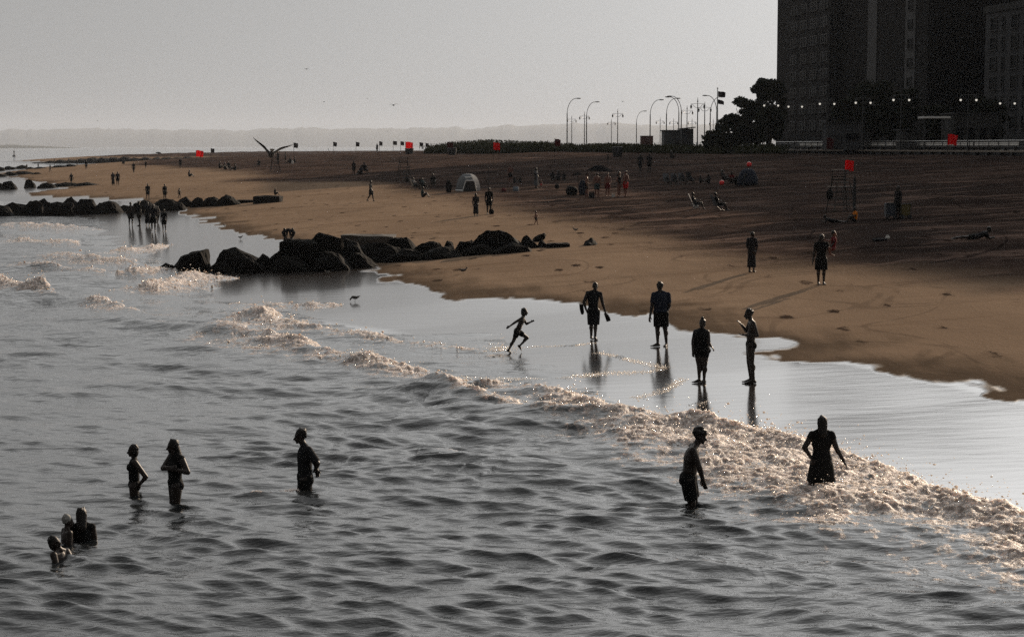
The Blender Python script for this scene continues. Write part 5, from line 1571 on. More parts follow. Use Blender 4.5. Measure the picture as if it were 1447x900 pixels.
# the waders by the second groin
GW = 'group wading by the second groin'
fp_('bare', 185, 320.5, 286, 'bather on the seaward side of the wading group, arms loose', 20, group=GW)
fp_('stand', 197, 319.5, 284.5, 'slim bather standing second from the sea in the wading group', -60, group=GW)
fp_('dress', 209, 319.5, 286, 'bather wrapped to the shins in a dark towel amid the wading group', 0, group=GW)
fp_('walk', 217, 328, 289, 'tall bather striding towards the pier at the front of the wading group', 10, group=GW)
fp_('bare', 223, 315, 292, 'half hidden bather behind the striding one in the wading group', -30, group=GW)
fp_('stand', 232, 327.5, 296, 'shorter bather with wide shoulders on the beach side of the wading group', -12, group=GW)
fp_('walk', 209, 282, 260, 'walker on the sand just past the second groin, arms swinging', 20)
fp_('stand', 233, 283, 260.5, 'person in dark clothes on the sand past the second groin, holding something', 40)
fp_('child', 253.5, 280, 266, 'child skipping on the sand past the second groin', 60)
fp_('dress', 160, 262.5, 243.5, 'woman in dark long clothes walking beside her partner near the third groin', 30)
fp_('stand', 166.5, 262.5, 243, 'partner walking beside the woman in long clothes near the third groin', 20)
fp_('walk', 101, 262, 244.5, 'lone walker in front of the third groin', -30)
fp_('sit', 388, 277.5, 268, 'child sitting on the square dark block', 120, loc=(ground(388, 286)[0], ground(388, 286)[1] + .6, ground(388, 286)[2] + .62))
FG = 'tiny figures far along the shore'
for px, yf, yt, kd, lb in [(71,243,232,'walk','tiny walker on the bright sand past the fourth groin'), (122,240,227,'stand','tiny dark figure standing where the sand turns dark'), (189,245,230,'walk','tiny walker straight above the couple near the third groin'),
        (175,232,224,'sit','tiny seated figure below the distant jetty'), (255,238,224,'stand','tiny upright figure alone between the far parasol and the red flag'), (38,241,232,'bare','tiny bather among the rocks of the fifth groin'), (54,238,231,'stand','second tiny bather among the rocks of the fifth groin'),
        (77,233.5,218,'stand','tiny figure standing on the tip of the distant jetty'), (97,233,222,'walk','tiny figure walking at the root of the distant jetty'), (109,234,224,'bare','tiny figure at the water below the distant jetty'),
        (206,238,228,'walk','tiny walker between the upright figure and the lone seated one'), (268,250,240,'sit','tiny seated figure at the edge of the dark sand'), (533,216,200,'stand','small figure standing on the beach crest under the dark flags'),
        (393,232,212,'stand','small standing figure under the tail of the big gull'), (403.5,231,216,'stand','small standing figure beside the huddle with a white bag'), (410,231,220,'sit','small seated figure of the huddle with a white bag'), (416,231,221,'sit','second small seated figure of the huddle with a white bag'),
        (318,240,228,'sit','small seated figure with a pale towel in the far huddle'), (324,241,227,'chairsit','small figure in a low chair in the far huddle'), (332,241,229,'sit','small figure at the end of the far huddle'), (311,238,228,'sit','small figure at the near shore end of the far huddle'),
        (366,234,225,'sit','small figure sitting below the raised wing of the big gull'), (464,214,207,'stand','speck of a figure on the beach crest')]:
    fp_(kd, px, yf, yt, lb, random.Random(int(px)).uniform(-180, 180), group=FG)
fp_('walk', 524, 285, 255.5, 'man walking along the edge of the lit sand, seen from the side', 75)
fp_('stand', 500, 247.5, 228, 'person standing over the seated pair on the dark sand', 30)
fp_('sit', 510, 247, 231, 'person sitting closest to the one who stands over the pair', -40, {'shirt': cloth_navy})
fp_('chairsit', 516, 246, 229, 'person sitting in a low seat at the back of the pair', 160)
fp_('sit', 575, 257.5, 247, 'person sitting at the foot of the smaller lifeguard chair', 60)
fp_('chairsit', 587, 268, 251, 'first of two people lounging in beach chairs before the pale tent', 60, {'shirt': cloth_grey})
fp_('chairsit', 599, 268, 252, 'second of two people lounging in beach chairs before the pale tent', 40, {'shirt': cloth_teal})
fp_('sit', 612, 262, 244, 'bulky person sitting upright behind the two in beach chairs', 10)
fp_('sit', 598, 279, 264, 'person sitting low on the sand at the edge of the shade', 100, {'shirt': cloth_teal})
fp_('dress', 672.5, 306, 273.5, 'person in a long dark top with a bright sleeve, in front of the pale tent', 20, {'dress': cloth_dark})
fp_('stand', 691, 303, 265.5, 'person standing beside a black bag in front of the pale tent', 5, {'shirt': cloth_black})
fp_('bare', 721, 259, 233, 'tall bather standing by two seated companions', 20, {'body': skin_red})
fp_('sit', 735, 258, 249, 'companion sitting to the side of the tall bather', -60)
fp_('sit', 727, 258.5, 250, 'companion sitting at the feet of the tall bather', 40)
fp_('dress', 757.5, 266, 237.5, 'woman in a long grey dress with sunlit hair beside a child in red', 60, {'dress': cloth_grey})
fp_('child', 764.5, 266, 255, 'small child in red beside the woman in the long grey dress', 0, {'shorts': cloth_red, 'body': cloth_wine and skin_red})
fp_('child', 757.5, 318, 298.5, 'child trotting alone across the lit sand above the groin', 70, {'body': skin_red})
for px, lb in ((781, 'first of three people sitting together on the open dark sand'), (789, 'middle one of three people sitting together on the open dark sand'), (797, 'last of three people sitting together on the open dark sand')):
    fp_('sit', px, 255, 241 + (px % 3), lb, px * 7 % 120 - 60)
UG = 'group under the dark parasol'
fp_('bare', 829, 278, 245, 'bather at the seaward end of the group under the dark parasol', 80, {'body': skin_red}, UG)
fp_('bare', 843.5, 279, 244.5, 'broad bather directly under the dark parasol', 200, {'body': skin_red, 'shorts': cloth_teal}, UG)
fp_('bare', 858.5, 278, 245, 'bather in red brown shorts past the edge of the dark parasol', 20, {'body': skin_red, 'shorts': cloth_wine}, UG)
fp_('bikini', 874.5, 279, 243, 'woman in grey swimwear facing the one in red shorts', 60, {'briefs': cloth_grey, 'body': skin_red}, UG)
fp_('bare', 884, 278.5, 241.5, 'person in bright red shorts at the end of the parasol group', -60, {'body': skin_red, 'shorts': cloth_red}, UG)
fp_('walk', 904.5, 245.5, 218, 'first of two people walking up the beach together', 150)
fp_('stand', 917.5, 244, 217.5, 'second of two people walking up the beach together', 160)
fp_('stand', 859, 232, 218, 'dark figure standing up the beach beyond the parasol', 90)
fp_('sit', 949, 224, 213, 'person with a white cap sitting below the dark huts', 40, {'hair': cap_mat})
for px, yf, yt, lb in ((944, 262, 248, 'first person in the row of four seated by the dome tent'), (954, 262, 245, 'second person in the row of four seated by the dome tent'), (966, 261, 244, 'third and tallest person in the row of four seated by the dome tent'), (977, 260, 247, 'last person in the row of four seated by the dome tent')):
    fp_('chairsit', px, yf, yt, lb, px * 13 % 140 - 70, group='row of four seated people')
fp_('sit', 990, 259, 248, 'first of a pair sitting low between the row of four and the dome tent', 60)
fp_('sit', 1001, 259, 246, 'second of a pair sitting low between the row of four and the dome tent', -50)
fp_('chairsit', 1024, 260, 240, 'person in a bright hat sitting at the mouth of the dark dome tent', 60, {'hair': cap_mat})
fp_('sit', 1034, 259, 243, 'person in wine red sitting half inside the dark dome tent', 20, {'shirt': cloth_wine})
fp_('chairsit', 984, 296, 272, 'person in a folding chair with a white bag at the feet', 80)
fp_('chairsit', 1016, 298, 272, 'person in a folding chair leaning forward, head away from the white bag', 100)
fp_('stand', 1268.5, 309, 263.5, 'beach attendant standing between two wheeled carts', -60)
fp_('sit', 1207, 314, 293, 'person in an orange top sitting by the foot of the big lifeguard chair', -80, {'shirt': cloth_orange})
fp_('lie', 1178, 315, 304, 'person lying flat in front of the big lifeguard chair', 180)
fp_('lie', 1378, 338, 321, 'sunbather lying belly down, propped on elbows, alone on the dark sand', 0)
fp_('bend', 402.5, 350, 327, 'first of two children stooping on the flat topped block', 0, loc=None)
fp_('bend', 413, 350, 325, 'second of two children stooping on the flat topped block', 180)
for o in COL.objects:
    if 'stooping' in o.get('label', '') and o.get('category') == 'person':
        p = ground(420, 381); o.location.y = p[1] + 1.4; k = o.location.y / FPX
        o.location.x = ((402.5 if 'first' in o['label'] else 413) - 723.5) * k
        o.location.z = at_depth(407, 343.5, o.location.y)[2] - .05; o.scale = (.62, .62, .62)

# ---- beach gear
def gear(name, px, yb, label, cat, group=None, rz=0):
    p = ground(px, yb); return empty(name, p, label, cat, group, R(rz)), p[1] / FPX
fabric_grey = simple('tent_fabric', (.16, .17, .18), .8, .15, 3, spec=.2)
tape_w = simple('white_tape', (.72, .72, .70), .6, .05, 3)
# pale tent with white edging
t, k = gear('tent', 661, 271, 'pale grey dome tent with white edging and a dark open front', 'tent')
w_ = 35 * k; h_ = 25 * k
tb = MB(); prof = []
for i in range(9):
    a = i / 8 * math.pi / 2; prof.append((w_ / 2 * math.cos(a) ** .7 if i < 8 else .02, h_ * math.sin(a)))
tb.lathe(prof, (0, w_ * .5, 0), 6, 1, 1.0); tb.build('shell', fabric_grey, t)
MB().prism([(-w_ * .22, .0), (w_ * .36, .0), (w_ * .26, h_ * .62), (-w_ * .08, h_ * .62)], (1, 0, 0), (0, 0, 1), (0, -.02, 0), (0, .5, 0)).build('doorway', black_m, t)
ed = MB()
for a, b in (((-w_ * .22, 0), (-w_ * .08, h_ * .62)), ((-w_ * .08, h_ * .62), (w_ * .26, h_ * .62)), ((w_ * .26, h_ * .62), (w_ * .36, .25 * h_)), ((-w_ * .10, h_ * .80), (w_ * .20, h_ * .83))):
    ed.tube([(a[0], -.05, a[1]), (b[0], -.05, b[1])], .045, 6)
ed.tube([(-w_ * .5, -.1, .12), (-w_ * .22, -.08, .10)], .06, 6)
ed.build('white_edging', tape_w, t)
# dark dome tent
t, k = gear('tent', 1058, 262, 'low dark dome tent with gear heaped on its roof', 'tent')
w_ = 30 * k; h_ = 24 * k
tb = MB(); prof = [(w_ / 2 * math.cos(i / 8 * math.pi / 2) ** .8 + .01, h_ * math.sin(i / 8 * math.pi / 2)) for i in range(9)]
tb.lathe(prof, (0, w_ * .4, 0), 10); tb.build('shell', cloth_navy, t, True)
MB().prism([(-w_ * .3, 0), (w_ * .05, 0), (-w_ * .10, h_ * .7), (-w_ * .22, h_ * .6)], (1, 0, 0), (0, 0, 1), (0, -.04, 0), (0, .3, 0)).build('doorway', black_m, t)
ball_m = simple('red_ball', (.80, .03, .03), .35, .1, 3); ball_w = simple('ball_white', (.7, .68, .65), .4, .1, 3)
def ball(px, py, y, label):
    a = at_depth(px, py, y); o = empty('beach_ball', a, label, 'ball', 'red balls at the dome tent')
    b_ = MB(); b_.ellipsoid((0, 0, 0), (.20, .20, .20), None, 16, 10); s_ = b_.build('ball', ball_m, o, True)
    MB().lathe([(.05, .185), (.10, .178), (.05, .206)], n=12).build('cap', ball_w, o)
    return o
pd = ground(1058, 262)
ball(1058.5, 232.5, pd[1] + 1.2, 'red ball on top of the dark dome tent')
pb = ground(1020, 262)
b_ = ball(1020, 258, pb[1], 'red and white ball on the sand at the mouth of the dome tent'); b_.location.z = pb[2] + .19
# parasols
parasol_m = simple('parasol_cloth', (.012, .012, .013), 1.0, .2, 5, spec=0, ior=1.03)
def parasol(px, yb, ytop, wpx, label, tilt=0, mat=None):
    o, k = gear('parasol', px, yb, label, 'parasol')
    h_ = (yb - ytop) * k; w_ = wpx * k / 2
    MB().tube([(0, 0, 0), (0, 0, h_ * .97)], .025, 6).build('pole', iron, o)
    c = MB(); n = 16; vs = [(0, 0, h_)]
    rings = 4
    for q in range(1, rings + 1):
        for i in range(n):
            a = i / n * 6.283; r_ = w_ * q / rings * (1 if i % 2 == 0 else .965)
            vs.append((r_ * math.cos(a), r_ * math.sin(a), h_ - .42 * w_ * (q / rings) ** 1.6 - (0 if i % 2 == 0 else -.02)))
    m_ = len(vs); vs += [(x, y, z - .02) for x, y, z in vs]
    fs = []
    for i in range(n): fs.append((0, 1 + i, 1 + (i + 1) % n)); fs.append((m_, m_ + 1 + (i + 1) % n, m_ + 1 + i))
    for q in range(rings - 1):
        for i in range(n):
            a = 1 + q * n + i; b = 1 + q * n + (i + 1) % n
            fs.append((a, a + n, b + n, b)); fs.append((m_ + b, m_ + b + n, m_ + a + n, m_ + a))
    for i in range(n):
        a = 1 + (rings - 1) * n + i; b = 1 + (rings - 1) * n + (i + 1) % n
        fs.append((a, a + m_, b + m_, b))
    c.add(vs, fs); cc = c.build('canopy', mat or parasol_m, o)
    o.rotation_euler = (0, R(tilt), 0); return o
parasol(846, 277, 234, 40, 'dark parasol shading the standing bathers', 3)
parasol(818, 268, 244, 16, 'small dark parasol pitched low beside the larger one', -6)
parasol(222, 234, 215, 10, 'tiny dark parasol far along the shore', 8)
# heaps, bags, coolers
def bag(px, yb, wpx, hpx, label, mat, name='bag', cat='bag', seed=1):
    o, k = gear(name, px, yb, label, cat)
    w_, h_ = wpx * k, hpx * k
    b_ = MB(); b_.ellipsoid((0, 0, h_ * .42), (w_ / 2, w_ * .3, h_ * .5)); b_.box((0, 0, h_ * .35), (w_ * .8, w_ * .45, h_ * .66), 0, .85)
    r_ = random.Random(seed)
    for i in range(3): b_.ellipsoid((r_.uniform(-.3, .3) * w_, r_.uniform(-.15, .15) * w_, h_ * r_.uniform(.5, .75)), (w_ * .22, w_ * .18, h_ * .25))
    b_.skin('bag_body', mat, o, max(.03, w_ / 26), 3)
    MB().tube([(-w_ * .25, 0, h_ * .8), (-w_ * .12, 0, h_ * 1.08), (w_ * .12, 0, h_ * 1.08), (w_ * .25, 0, h_ * .8)], .018, 6).build('handle', mat, o)
    return o
bag(694.5, 303, 8, 8, 'black bag on the sand at the feet of the person before the pale tent', cloth_black, seed=2)
bag(983, 295, 8, 9, 'white bag at the feet of the person in the folding chair', cloth_white, seed=3)
bag(787, 267, 7, 7, 'small dark bag lying in the open below the three seated people', cloth_dark, seed=4)
bag(729, 271, 9, 7, 'pale blue bag lying on the dark sand', simple('blue_bag', (.13, .16, .19), .7, .1, 4), seed=5)
bag(712, 271, 8, 5, 'wine coloured bundle on the sand between the pale tent and the pale blue bag', cloth_wine, seed=6)
bag(1043, 262, 12, 14, 'dark heap of towels against the side of the dome tent', cloth_black, seed=7)
bag(1254, 338, 7, 5, 'white bag lying alone on the dark sand', cloth_white, seed=8)
bag(1243, 341, 24, 5, 'long dark bundle lying behind the white bag', cloth_dark, seed=9)
bag(808, 276, 18, 14, 'dark heap of gear at the foot of the small parasol', cloth_black, seed=10)
bag(824, 276, 14, 22, 'tall dark pack standing beside the bathers under the parasol', cloth_navy, seed=11)
bag(634, 272, 9, 19, 'tall dark pack standing near the pale tent', cloth_black, seed=12)
bag(413.5, 232, 3.5, 5, 'small white bag in the far huddle by the beach crest', cloth_white, seed=13)
def cooler(px, yb, wpx, hpx, label, mat, lidm):
    o, k = gear('cooler', px, yb, label, 'cooler', rz=12)
    w_, h_ = wpx * k, hpx * k
    MB().box((0, 0, h_ * .40), (w_, w_ * .6, h_ * .8), 0, 1.04).build('box', mat, o)
    l_ = MB().box((0, 0, h_ * .90), (w_ * 1.08, w_ * .66, h_ * .17)).build('lid', lidm, o)
    MB().tube([(-w_ * .5, 0, h_ * .75), (-w_ * .45, -.02, h_ * 1.15), (w_ * .45, -.02, h_ * 1.15), (w_ * .5, 0, h_ * .75)], .018, 6).build('handle', iron, o)
cooler(836, 280, 7, 8, 'dark cooler box between the bathers under the parasol', cloth_dark, cloth_dark)
cooler(866.5, 279, 4, 5, 'small bright cooler near the bather in red brown shorts', cloth_white, cloth_white)
cooler(809.5, 270, 4, 4, 'small bright cooler by the dark heap of gear', cloth_white, cloth_white)
# carts of the attendant
def cart(px, yb, wpx, hpx, label, bodym):
    o, k = gear('cart', px, yb, label, 'cart', 'wheeled carts of the attendant')
    w_, h_ = wpx * k, hpx * k
    b_ = MB(); b_.prism([(-w_ * .46, .16 * h_), (w_ * .42, .16 * h_), (w_ * .48, .98 * h_), (-w_ * .48, .98 * h_)], (1, 0, 0), (0, 0, 1), (0, -.3, 0), (0, .6, 0)); b_.build('bin', bodym, o)
    fr = MB()
    for s_ in (-1, 1):
        fr.tube([(w_ * .5 * s_, -.34, .1), (w_ * .5 * s_, -.34, h_)], .02, 6)
    fr.tube([(-w_ * .5, -.34, h_), (w_ * .5, -.34, h_)], .02, 6); fr.tube([(-w_ * .5, -.34, .14), (w_ * .5, -.34, .14)], .02, 6); fr.build('frame', iron, o)
    for s_ in (-1, 1):
        wh = MB(); wh.tube([(w_ * .38 * s_, -.40, .11), (w_ * .38 * s_, -.33, .11)], .11, 12); wh.build('wheel', black_m, o)
cart(1257.5, 309, 14, 22, 'wheeled cart with a grey blue bin beside the attendant', simple('bin_blue', (.03, .038, .05), .6, .2, 4))
cart(1278, 309, 14, 21, 'wheeled cart with a yellowish bin on the far side of the attendant', simple('bin_yellow', (.10, .075, .02), .6, .2, 4))
# beach chairs under the sitters are theirs to lean on
def beach_chair(px, yb, label, rz, mat, sc=1.0):
    o, k = gear('beach_chair', px, yb, label, 'beach chair', 'folding beach chairs', rz)
    MB().box((0, -.02, .30), (.52, .46, .04)).build('seat', mat, o)
    b_ = MB(); b_.prism([(.22, .30), (.26, .30), (.52, .95), (.48, .95)], (0, 1, 0), (0, 0, 1), (-.26, 0, 0), (.52, 0, 0)); b_.build('backrest', mat, o)
    for s_ in (-1, 1):
        MB().tube([(s_ * .27, -.24, .0), (s_ * .27, .28, .45)], .015, 6).build('leg', iron, o)
        MB().tube([(s_ * .27, .30, .0), (s_ * .27, -.22, .46)], .015, 6).build('leg', iron, o)
    o.scale = (sc,) * 3
CH = {587: 60, 599: 40, 944: 944 * 13 % 140 - 70, 954: 954 * 13 % 140 - 70, 966: 966 * 13 % 140 - 70, 977: 977 * 13 % 140 - 70, 984: 80, 1016: 100}
for px, yb, lab in ((587, 268, 'folding chair under the first lounger before the pale tent'), (599, 268, 'folding chair under the second lounger before the pale tent'), (944, 262, 'folding chair of the first person in the row of four'), (954, 262, 'folding chair of the second person in the row of four'),
        (966, 261, 'folding chair of the tallest person in the row of four'), (977, 260, 'folding chair of the last person in the row of four'), (984, 296, 'folding chair beside the white bag'), (1016, 298, 'folding chair of the person leaning forward')):
    beach_chair(px, yb, lab, CH[px], cloth_dark if px % 2 else cloth_grey)

# ---- lifeguard chairs
wood_d = simple('dark_timber', (.05, .042, .036), .75, .3, 3)
def lifeguard(px, yb, ytop, label):
    o, k = gear('lifeguard_chair', px, yb, label, 'lifeguard chair', 'lifeguard chairs', 14)
    s = (yb - ytop) * k / 3.05
    fr = MB()
    for sx in (-1, 1):
        for sy in (-1, 1):
            MB().tube([(sx * .85, sy * .75, 0), (sx * .55, sy * .5, 1.75), (sx * .52, sy * .45, 2.6 if sy > 0 else 2.1)], .045, 6).build('leg', wood_d, o)
    for z, q in ((.45, .78), (.95, .68), (1.4, .61)):
        for sy in (-1, 1): fr.tube([(-q, sy * q * .9, z), (q, sy * q * .9, z)], .03, 6)
        for sx in (-1, 1): fr.tube([(sx * q, -q * .9, z), (sx * q, q * .9, z)], .03, 6)
    fr.build('cross_bars', wood_d, o)
    MB().box((0, 0, 1.78), (1.9, 1.1, .06)).build('platform', wood_d, o)
    MB().box((0, .05, 2.12), (1.1, .6, .06)).build('seat', wood_d, o)
    b_ = MB()
    for z in (2.3, 2.5): b_.box((0, .44, z), (1.1, .04, .10))
    for sx in (-1, 1): b_.tube([(sx * .52, -.3, 2.36), (sx * .52, .45, 2.36)], .03, 6)
    b_.build('backrest', wood_d, o)
    MB().box((0, .0, 3.0), (1.3, .8, .06)).build('canopy', wood_d, o)
    cp_ = MB()
    for sx in (-1, 1): cp_.tube([(sx * .52, .44, 2.5), (sx * .55, .35, 3.0)], .03, 6)
    cp_.build('canopy_post', wood_d, o)
    la = MB()
    for sx in (-.22, .22): la.tube([(sx, -1.15, 0), (sx, -.6, 1.78)], .03, 6)
    for z in range(1, 6): la.tube([(-.22, -1.15 + .093 * z * 1.0, .3 * z), (.22, -1.15 + .093 * z, .3 * z)], .022, 6)
    la.build('ladder', wood_d, o)
    o.scale = (s,) * 3
    return o
lg = lifeguard(1188, 299, 240, 'tall timber lifeguard chair flying the near red flag')
lifeguard(571, 257, 222, 'smaller lifeguard chair on the mid beach, above the people in beach chairs')
lifeguard(389, 243, 218, 'lifeguard chair beneath the big gull')
# leaning board at the near chair and the bag hung on its leg
sb = empty('rescue_board', (lg.location.x + .62, lg.location.y - .7, lg.location.z), 'dark rescue board leaning upright on the big lifeguard chair', 'board')
MB().prism([(-.07, 0), (.07, 0), (.09, 1.0), (.05, 1.9), (0, 2.0), (-.05, 1.9), (-.09, 1.0)], (1, 0, 0), (0, 0, 1), (0, 0, 0), (0, .08, 0)).build('board', black_m, sb)
MB().prism([(-.02, .2), (.02, .2), (.02, .55), (-.02, .45)], (0, 1, 0), (0, 0, 1), (-.02, -.15, 0), (.04, 0, 0)).build('fin', black_m, sb)
hb = empty('hung_bag', (lg.location.x - .72, lg.location.y - .55, lg.location.z + .95), 'dark bag hanging on the leg of the big lifeguard chair', 'bag')
b_ = MB(); b_.ellipsoid((0, 0, 0), (.2, .14, .3)); b_.capsule((0, 0, .1), (0, 0, .3), .12, .05); b_.skin('bag_body', cloth_black, hb, .03, 2)
MB().tube([(0, 0, .28), (.08, .05, .5), (.15, .1, .6)], .012, 6).build('strap', cloth_black, hb)
# thin pole beside the pale tent
gp, k = gear('stake', 690.5, 268, 'thin stake standing in the sand beside the pale tent', 'pole')
MB().tube([(0, 0, 0), (0, 0, 30 * k)], .03, 6).build('shaft', iron, gp); MB().ellipsoid((0, 0, 30 * k), (.05, .05, .07)).build('tip', iron, gp)
# litter bins
def bin_(px, yb, wpx, hpx, label):
    o, k = gear('litter_bin', px, yb, label, 'litter bin', 'litter bins up the beach')
    w_, h_ = wpx * k / 2, hpx * k
    MB().lathe([(w_ * .86, 0), (w_, h_ * .5), (w_ * 1.02, h_ * .93)], n=14, sy=.8).build('drum', black_m, o)
    MB().lathe([(w_ * 1.08, h_ * .935), (w_ * 1.08, h_), (w_ * .95, h_ * 1.02)], n=14, sy=.8).build('rim', iron, o)
bin_(578.5, 218, 12, 8, 'dark wide litter bin below the red flag on the beach crest')
bin_(639, 219.5, 12, 10, 'dark litter bin in front of the dune bushes')
bin_(872.5, 222, 14, 14, 'dark litter bin up the beach beyond the parasol')
# ---- flags
DF = 'small dark flags on the beach crest'
beach_flag(277, 212.5, 236, 10, 9, flag_red, 'red flag farthest along the shore, its pole on the dark sand')
beach_flag(573, 200.5, 217.5, 10.5, 9.5, flag_red, 'red flag above the litter bin on the beach crest')
beach_flag(697, 201.5, 221, 9.5, 10.5, flag_red, 'red flag in front of the dune bushes', y=240, zb=gz(-2.4, 240))
beach_flag(1339, 189.5, 222, 14, 15, flag_red, 'red flag before the bright edged canopy', y=175, zb=gz(41.4, 175))
beach_flag(784, 196.5, 219, 8, 10, simple('wine_flag', (.16, .02, .024), .8, .12, 3, transl=.5), 'wine red flag above the end of the dune bushes', y=230, zb=gz(5.4, 230))
beach_flag(1168, 194.5, 224, 10.5, 16, simple('maroon_flag', (.09, .012, .014), .8, .12, 3, transl=.4), 'maroon flag hanging in front of the foot of the tower', y=190, zb=gz(32.5, 190))
beach_flag(632, 201, 219, 8, 8, simple('rust_flag', (.10, .025, .022), .8, .12, 3, transl=.4), 'dull rust flag at the seaward end of the dune bushes', y=300, zb=gz(-10.5, 300))
a = at_depth(1195, 226.5, lg.location.y)
f_ = empty('lifeguard_flag', (a[0], lg.location.y + .3, lg.location.z), 'bright red flag flying over the tall lifeguard chair', 'flag')
MB().tube([(0, 0, 0), (0, 0, a[2] - lg.location.z + .05)], .022, 6).build('pole', iron, f_)
kf = lg.location.y / FPX
c = flag_cloth(13 * kf, 15 * kf, 77, .08).build('flag', flag_red, f_); c.location = (.02, 0, a[2] - lg.location.z)
for i, (px, yt, w_, h_, lb) in enumerate([(415, 202, 6, 7, 'dark flag at the wing tip of the big gull'), (471, 201, 5, 6, 'dark flag standing alone past the gull on the beach crest'), (503, 201, 5, 6, 'dark flag second past the gull on the beach crest'),
        (536, 200, 4.5, 6, 'dark flag over the small standing figure on the crest'), (555.5, 199.5, 5.5, 5.5, 'dark flag, first of two just seaward of the red one above the bin'), (566, 200, 5, 5.5, 'dark flag touching the red flag above the bin'),
        (593, 201.5, 5, 5.5, 'dark flag just past the red flag above the bin'), (601.5, 202.5, 4.5, 5.5, 'dark flag closest to the dune bushes'), (298, 210, 5, 6, 'dark flag near the farthest red flag')]):
    beach_flag(px, yt, 0, w_, h_, flag_dark, lb, y=460, zb=gz((px - 723.5) / FPX * 460, 460), group=DF)

# ---- gulls
gull_m = simple('gull_feathers', (.07, .065, .06), .7, .3, 8); gull_w = simple('gull_pale', (.45, .43, .40), .7, .15, 8)
def flying_gull(label, loc, sc, L_, R_, rz=0, group=None, tail=1):
    """wings given as chains of points (x, z) from the shoulder, metres for a full size bird"""
    o = empty('gull', loc, label, 'gull', group, R(rz), sc)
    b_ = MB(); b_.ellipsoid((0, 0, 0), (.11, .22, .095)); b_.ellipsoid((0, .20, .035), (.05, .075, .05)); b_.capsule((0, .24, .035), (0, .30, .02), .018, .008, 8); b_.capsule((0, -.12, 0), (0, -.30, .01), .055, .02)
    b_.skin('body', gull_m, o, .014, 2)
    MB().prism([(-.03, -.22), (.03, -.22), (.09, -.42), (0, -.45), (-.09, -.42)], (1, 0, 0), (0, 1, 0), (0, 0, .0), (0, 0, .012)).build('tail', gull_w, o)
    for ch in (L_, R_):
        n = len(ch); vs = []; fs = []
        chord = [.20, .19, .17, .13, .07, .02][:n] if n <= 6 else None
        chord = [.27 * (1 - (i / (n - 1)) ** 2 * .92) for i in range(n)]
        for i, (x, z) in enumerate(ch):
            c_ = chord[i]; sw = -.10 * (i / (n - 1)) ** 2 + .04 * math.sin(i / (n - 1) * 3.1)
            for yy, dz in ((.5, .0), (.25, .016), (-.5, .004), (.1, -.012)):
                vs.append((x, yy * c_ + sw, z + dz))
        for i in range(n - 1):
            for q in range(4):
                a = i * 4 + q; b = i * 4 + (q + 1) % 4
                fs.append((a, b, b + 4, a + 4))
        fs.append((3, 2, 1, 0)); fs.append(tuple(range(4 * n - 4, 4 * n)))
        w2 = MB(); w2.add(vs, fs); w2.build('wing', gull_m, o, True)
    return o
y = 62.0; kk = y / FPX
a = at_depth(383.5, 218.5, y)
Lw = [(-.03, .02)] + [(x * kk, z * kk) for x, z in ((-5, 5), (-9, 11), (-14, 15.5), (-20, 20), (-25, 24))]
Rw = [(.03, .02)] + [(x * kk, z * kk) for x, z in ((6, 4), (12, 8.5), (18, 10.5), (24, 11.5), (30.5, 13))]
flying_gull('large dark gull flying low over the beach with both wings raised', a, 1.0, Lw, Rw, 12).rotation_euler[0] = R(-24)
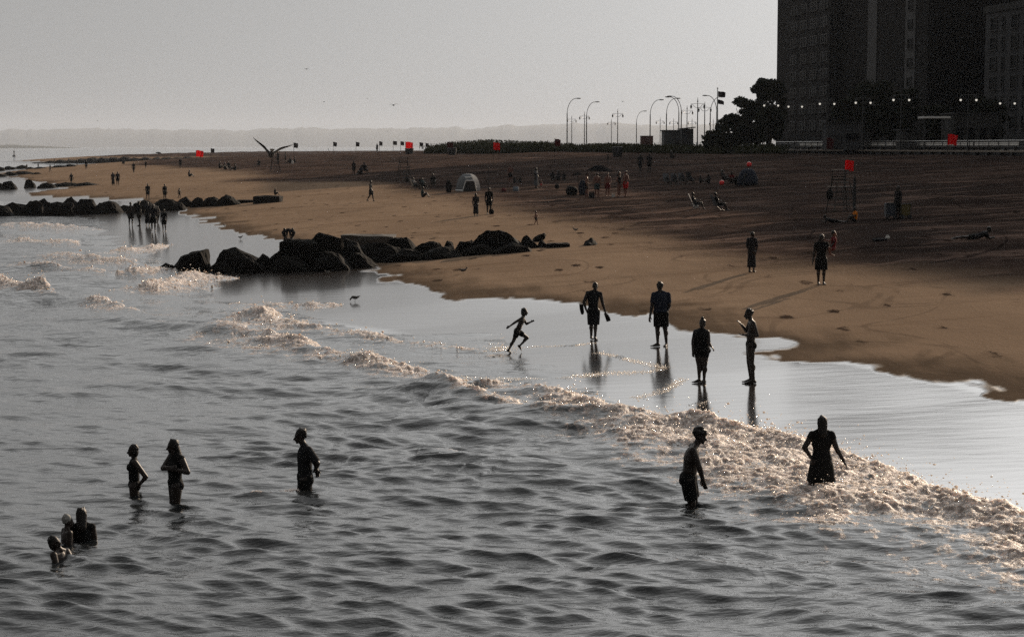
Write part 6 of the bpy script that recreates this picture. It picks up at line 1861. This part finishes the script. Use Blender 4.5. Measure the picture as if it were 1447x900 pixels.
for px, py, wpx, rz, lb in ((433, 98, 8, 40, 'small gull highest in the open sky'), (556, 149, 13, 25, 'gull gliding above the dark flags, biggest of those in the sky'), (458, 144.5, 5, 60, 'speck of a gull straight below the highest one'), (519, 140, 4.5, 20, 'speck of a gull beside the gliding one'),
        (880, 144, 6, 30, 'small gull over the pair of lamp posts'), (547, 186, 6, 10, 'small gull skimming in front of the far hills'), (138, 171, 4, 50, 'speck of a gull over the hills near the headland')):
    yy = 130.0; s_ = wpx * yy / FPX / 1.25
    fl = [(-.03, .02), (-.18, .10), (-.38, .14), (-.52, .08), (-.64, .0)]; fr_ = [(.03, .02), (.18, .12), (.36, .19), (.50, .17), (.62, .12)]
    flying_gull(lb, at_depth(px, py, yy), s_, fl, fr_, rz, 'gulls in the sky')
def wading_gull(px, yb, lenpx, label, head='up', flip=1, rz=0):
    p = ground(px, yb, .03); k = p[1] / FPX
    o = empty('gull', p, label, 'gull', 'gulls on the sand', R(rz)); s = lenpx * k / .55
    b_ = MB(); b_.ellipsoid((0, 0, .24), (.19, .085, .09), Matrix.Rotation(R(12), 3, 'Y')); b_.capsule((.12, 0, .27), (.32, 0, .33), .05, .015)
    if head == 'up':
        b_.capsule((-.13, 0, .26), (-.20, 0, .38), .05, .04); b_.ellipsoid((-.21, 0, .40), (.055, .042, .045)); b_.capsule((-.24, 0, .40), (-.32, 0, .385), .014, .007, 8)
    else:
        b_.capsule((-.13, 0, .25), (-.22, 0, .16), .05, .04); b_.ellipsoid((-.235, 0, .13), (.045, .042, .05)); b_.capsule((-.24, 0, .12), (-.26, 0, .02), .014, .007, 8)
    b_.skin('body', gull_m, o, .013, 2)
    for s_ in (-1, 1):
        MB().tube([(.02, s_ * .035, .17), (.035, s_ * .035, .09), (.015, s_ * .035, .0)], .009, 6).build('leg', gull_m, o)
    w2 = MB(); w2.ellipsoid((.08, 0, .275), (.20, .092, .05), Matrix.Rotation(R(8), 3, 'Y')); w2.skin('wing', gull_m, o, .013, 2)
    o.scale = (flip * s, s, s)
    return o
wading_gull(501, 426.5, 14, 'dark gull feeding head down in the shallow film of water', 'down')
wading_gull(655, 387, 12, 'gull standing on the damp sand below the nearest groin', 'up', -1)
wading_gull(340, 338.5, 7, 'gull standing in the bright film beyond the rounded hump of rock', 'up', -1, 30)
wading_gull(317, 321, 6, 'gull standing where the film meets the sand near the wading group', 'up', 1, 70)
wading_gull(462, 388, 8, 'gull at the waterline under the long block of the groin', 'up', 1, 20)
wading_gull(813, 328, 8, 'gull on the sand beside the lone triangular rock', 'up', 1)
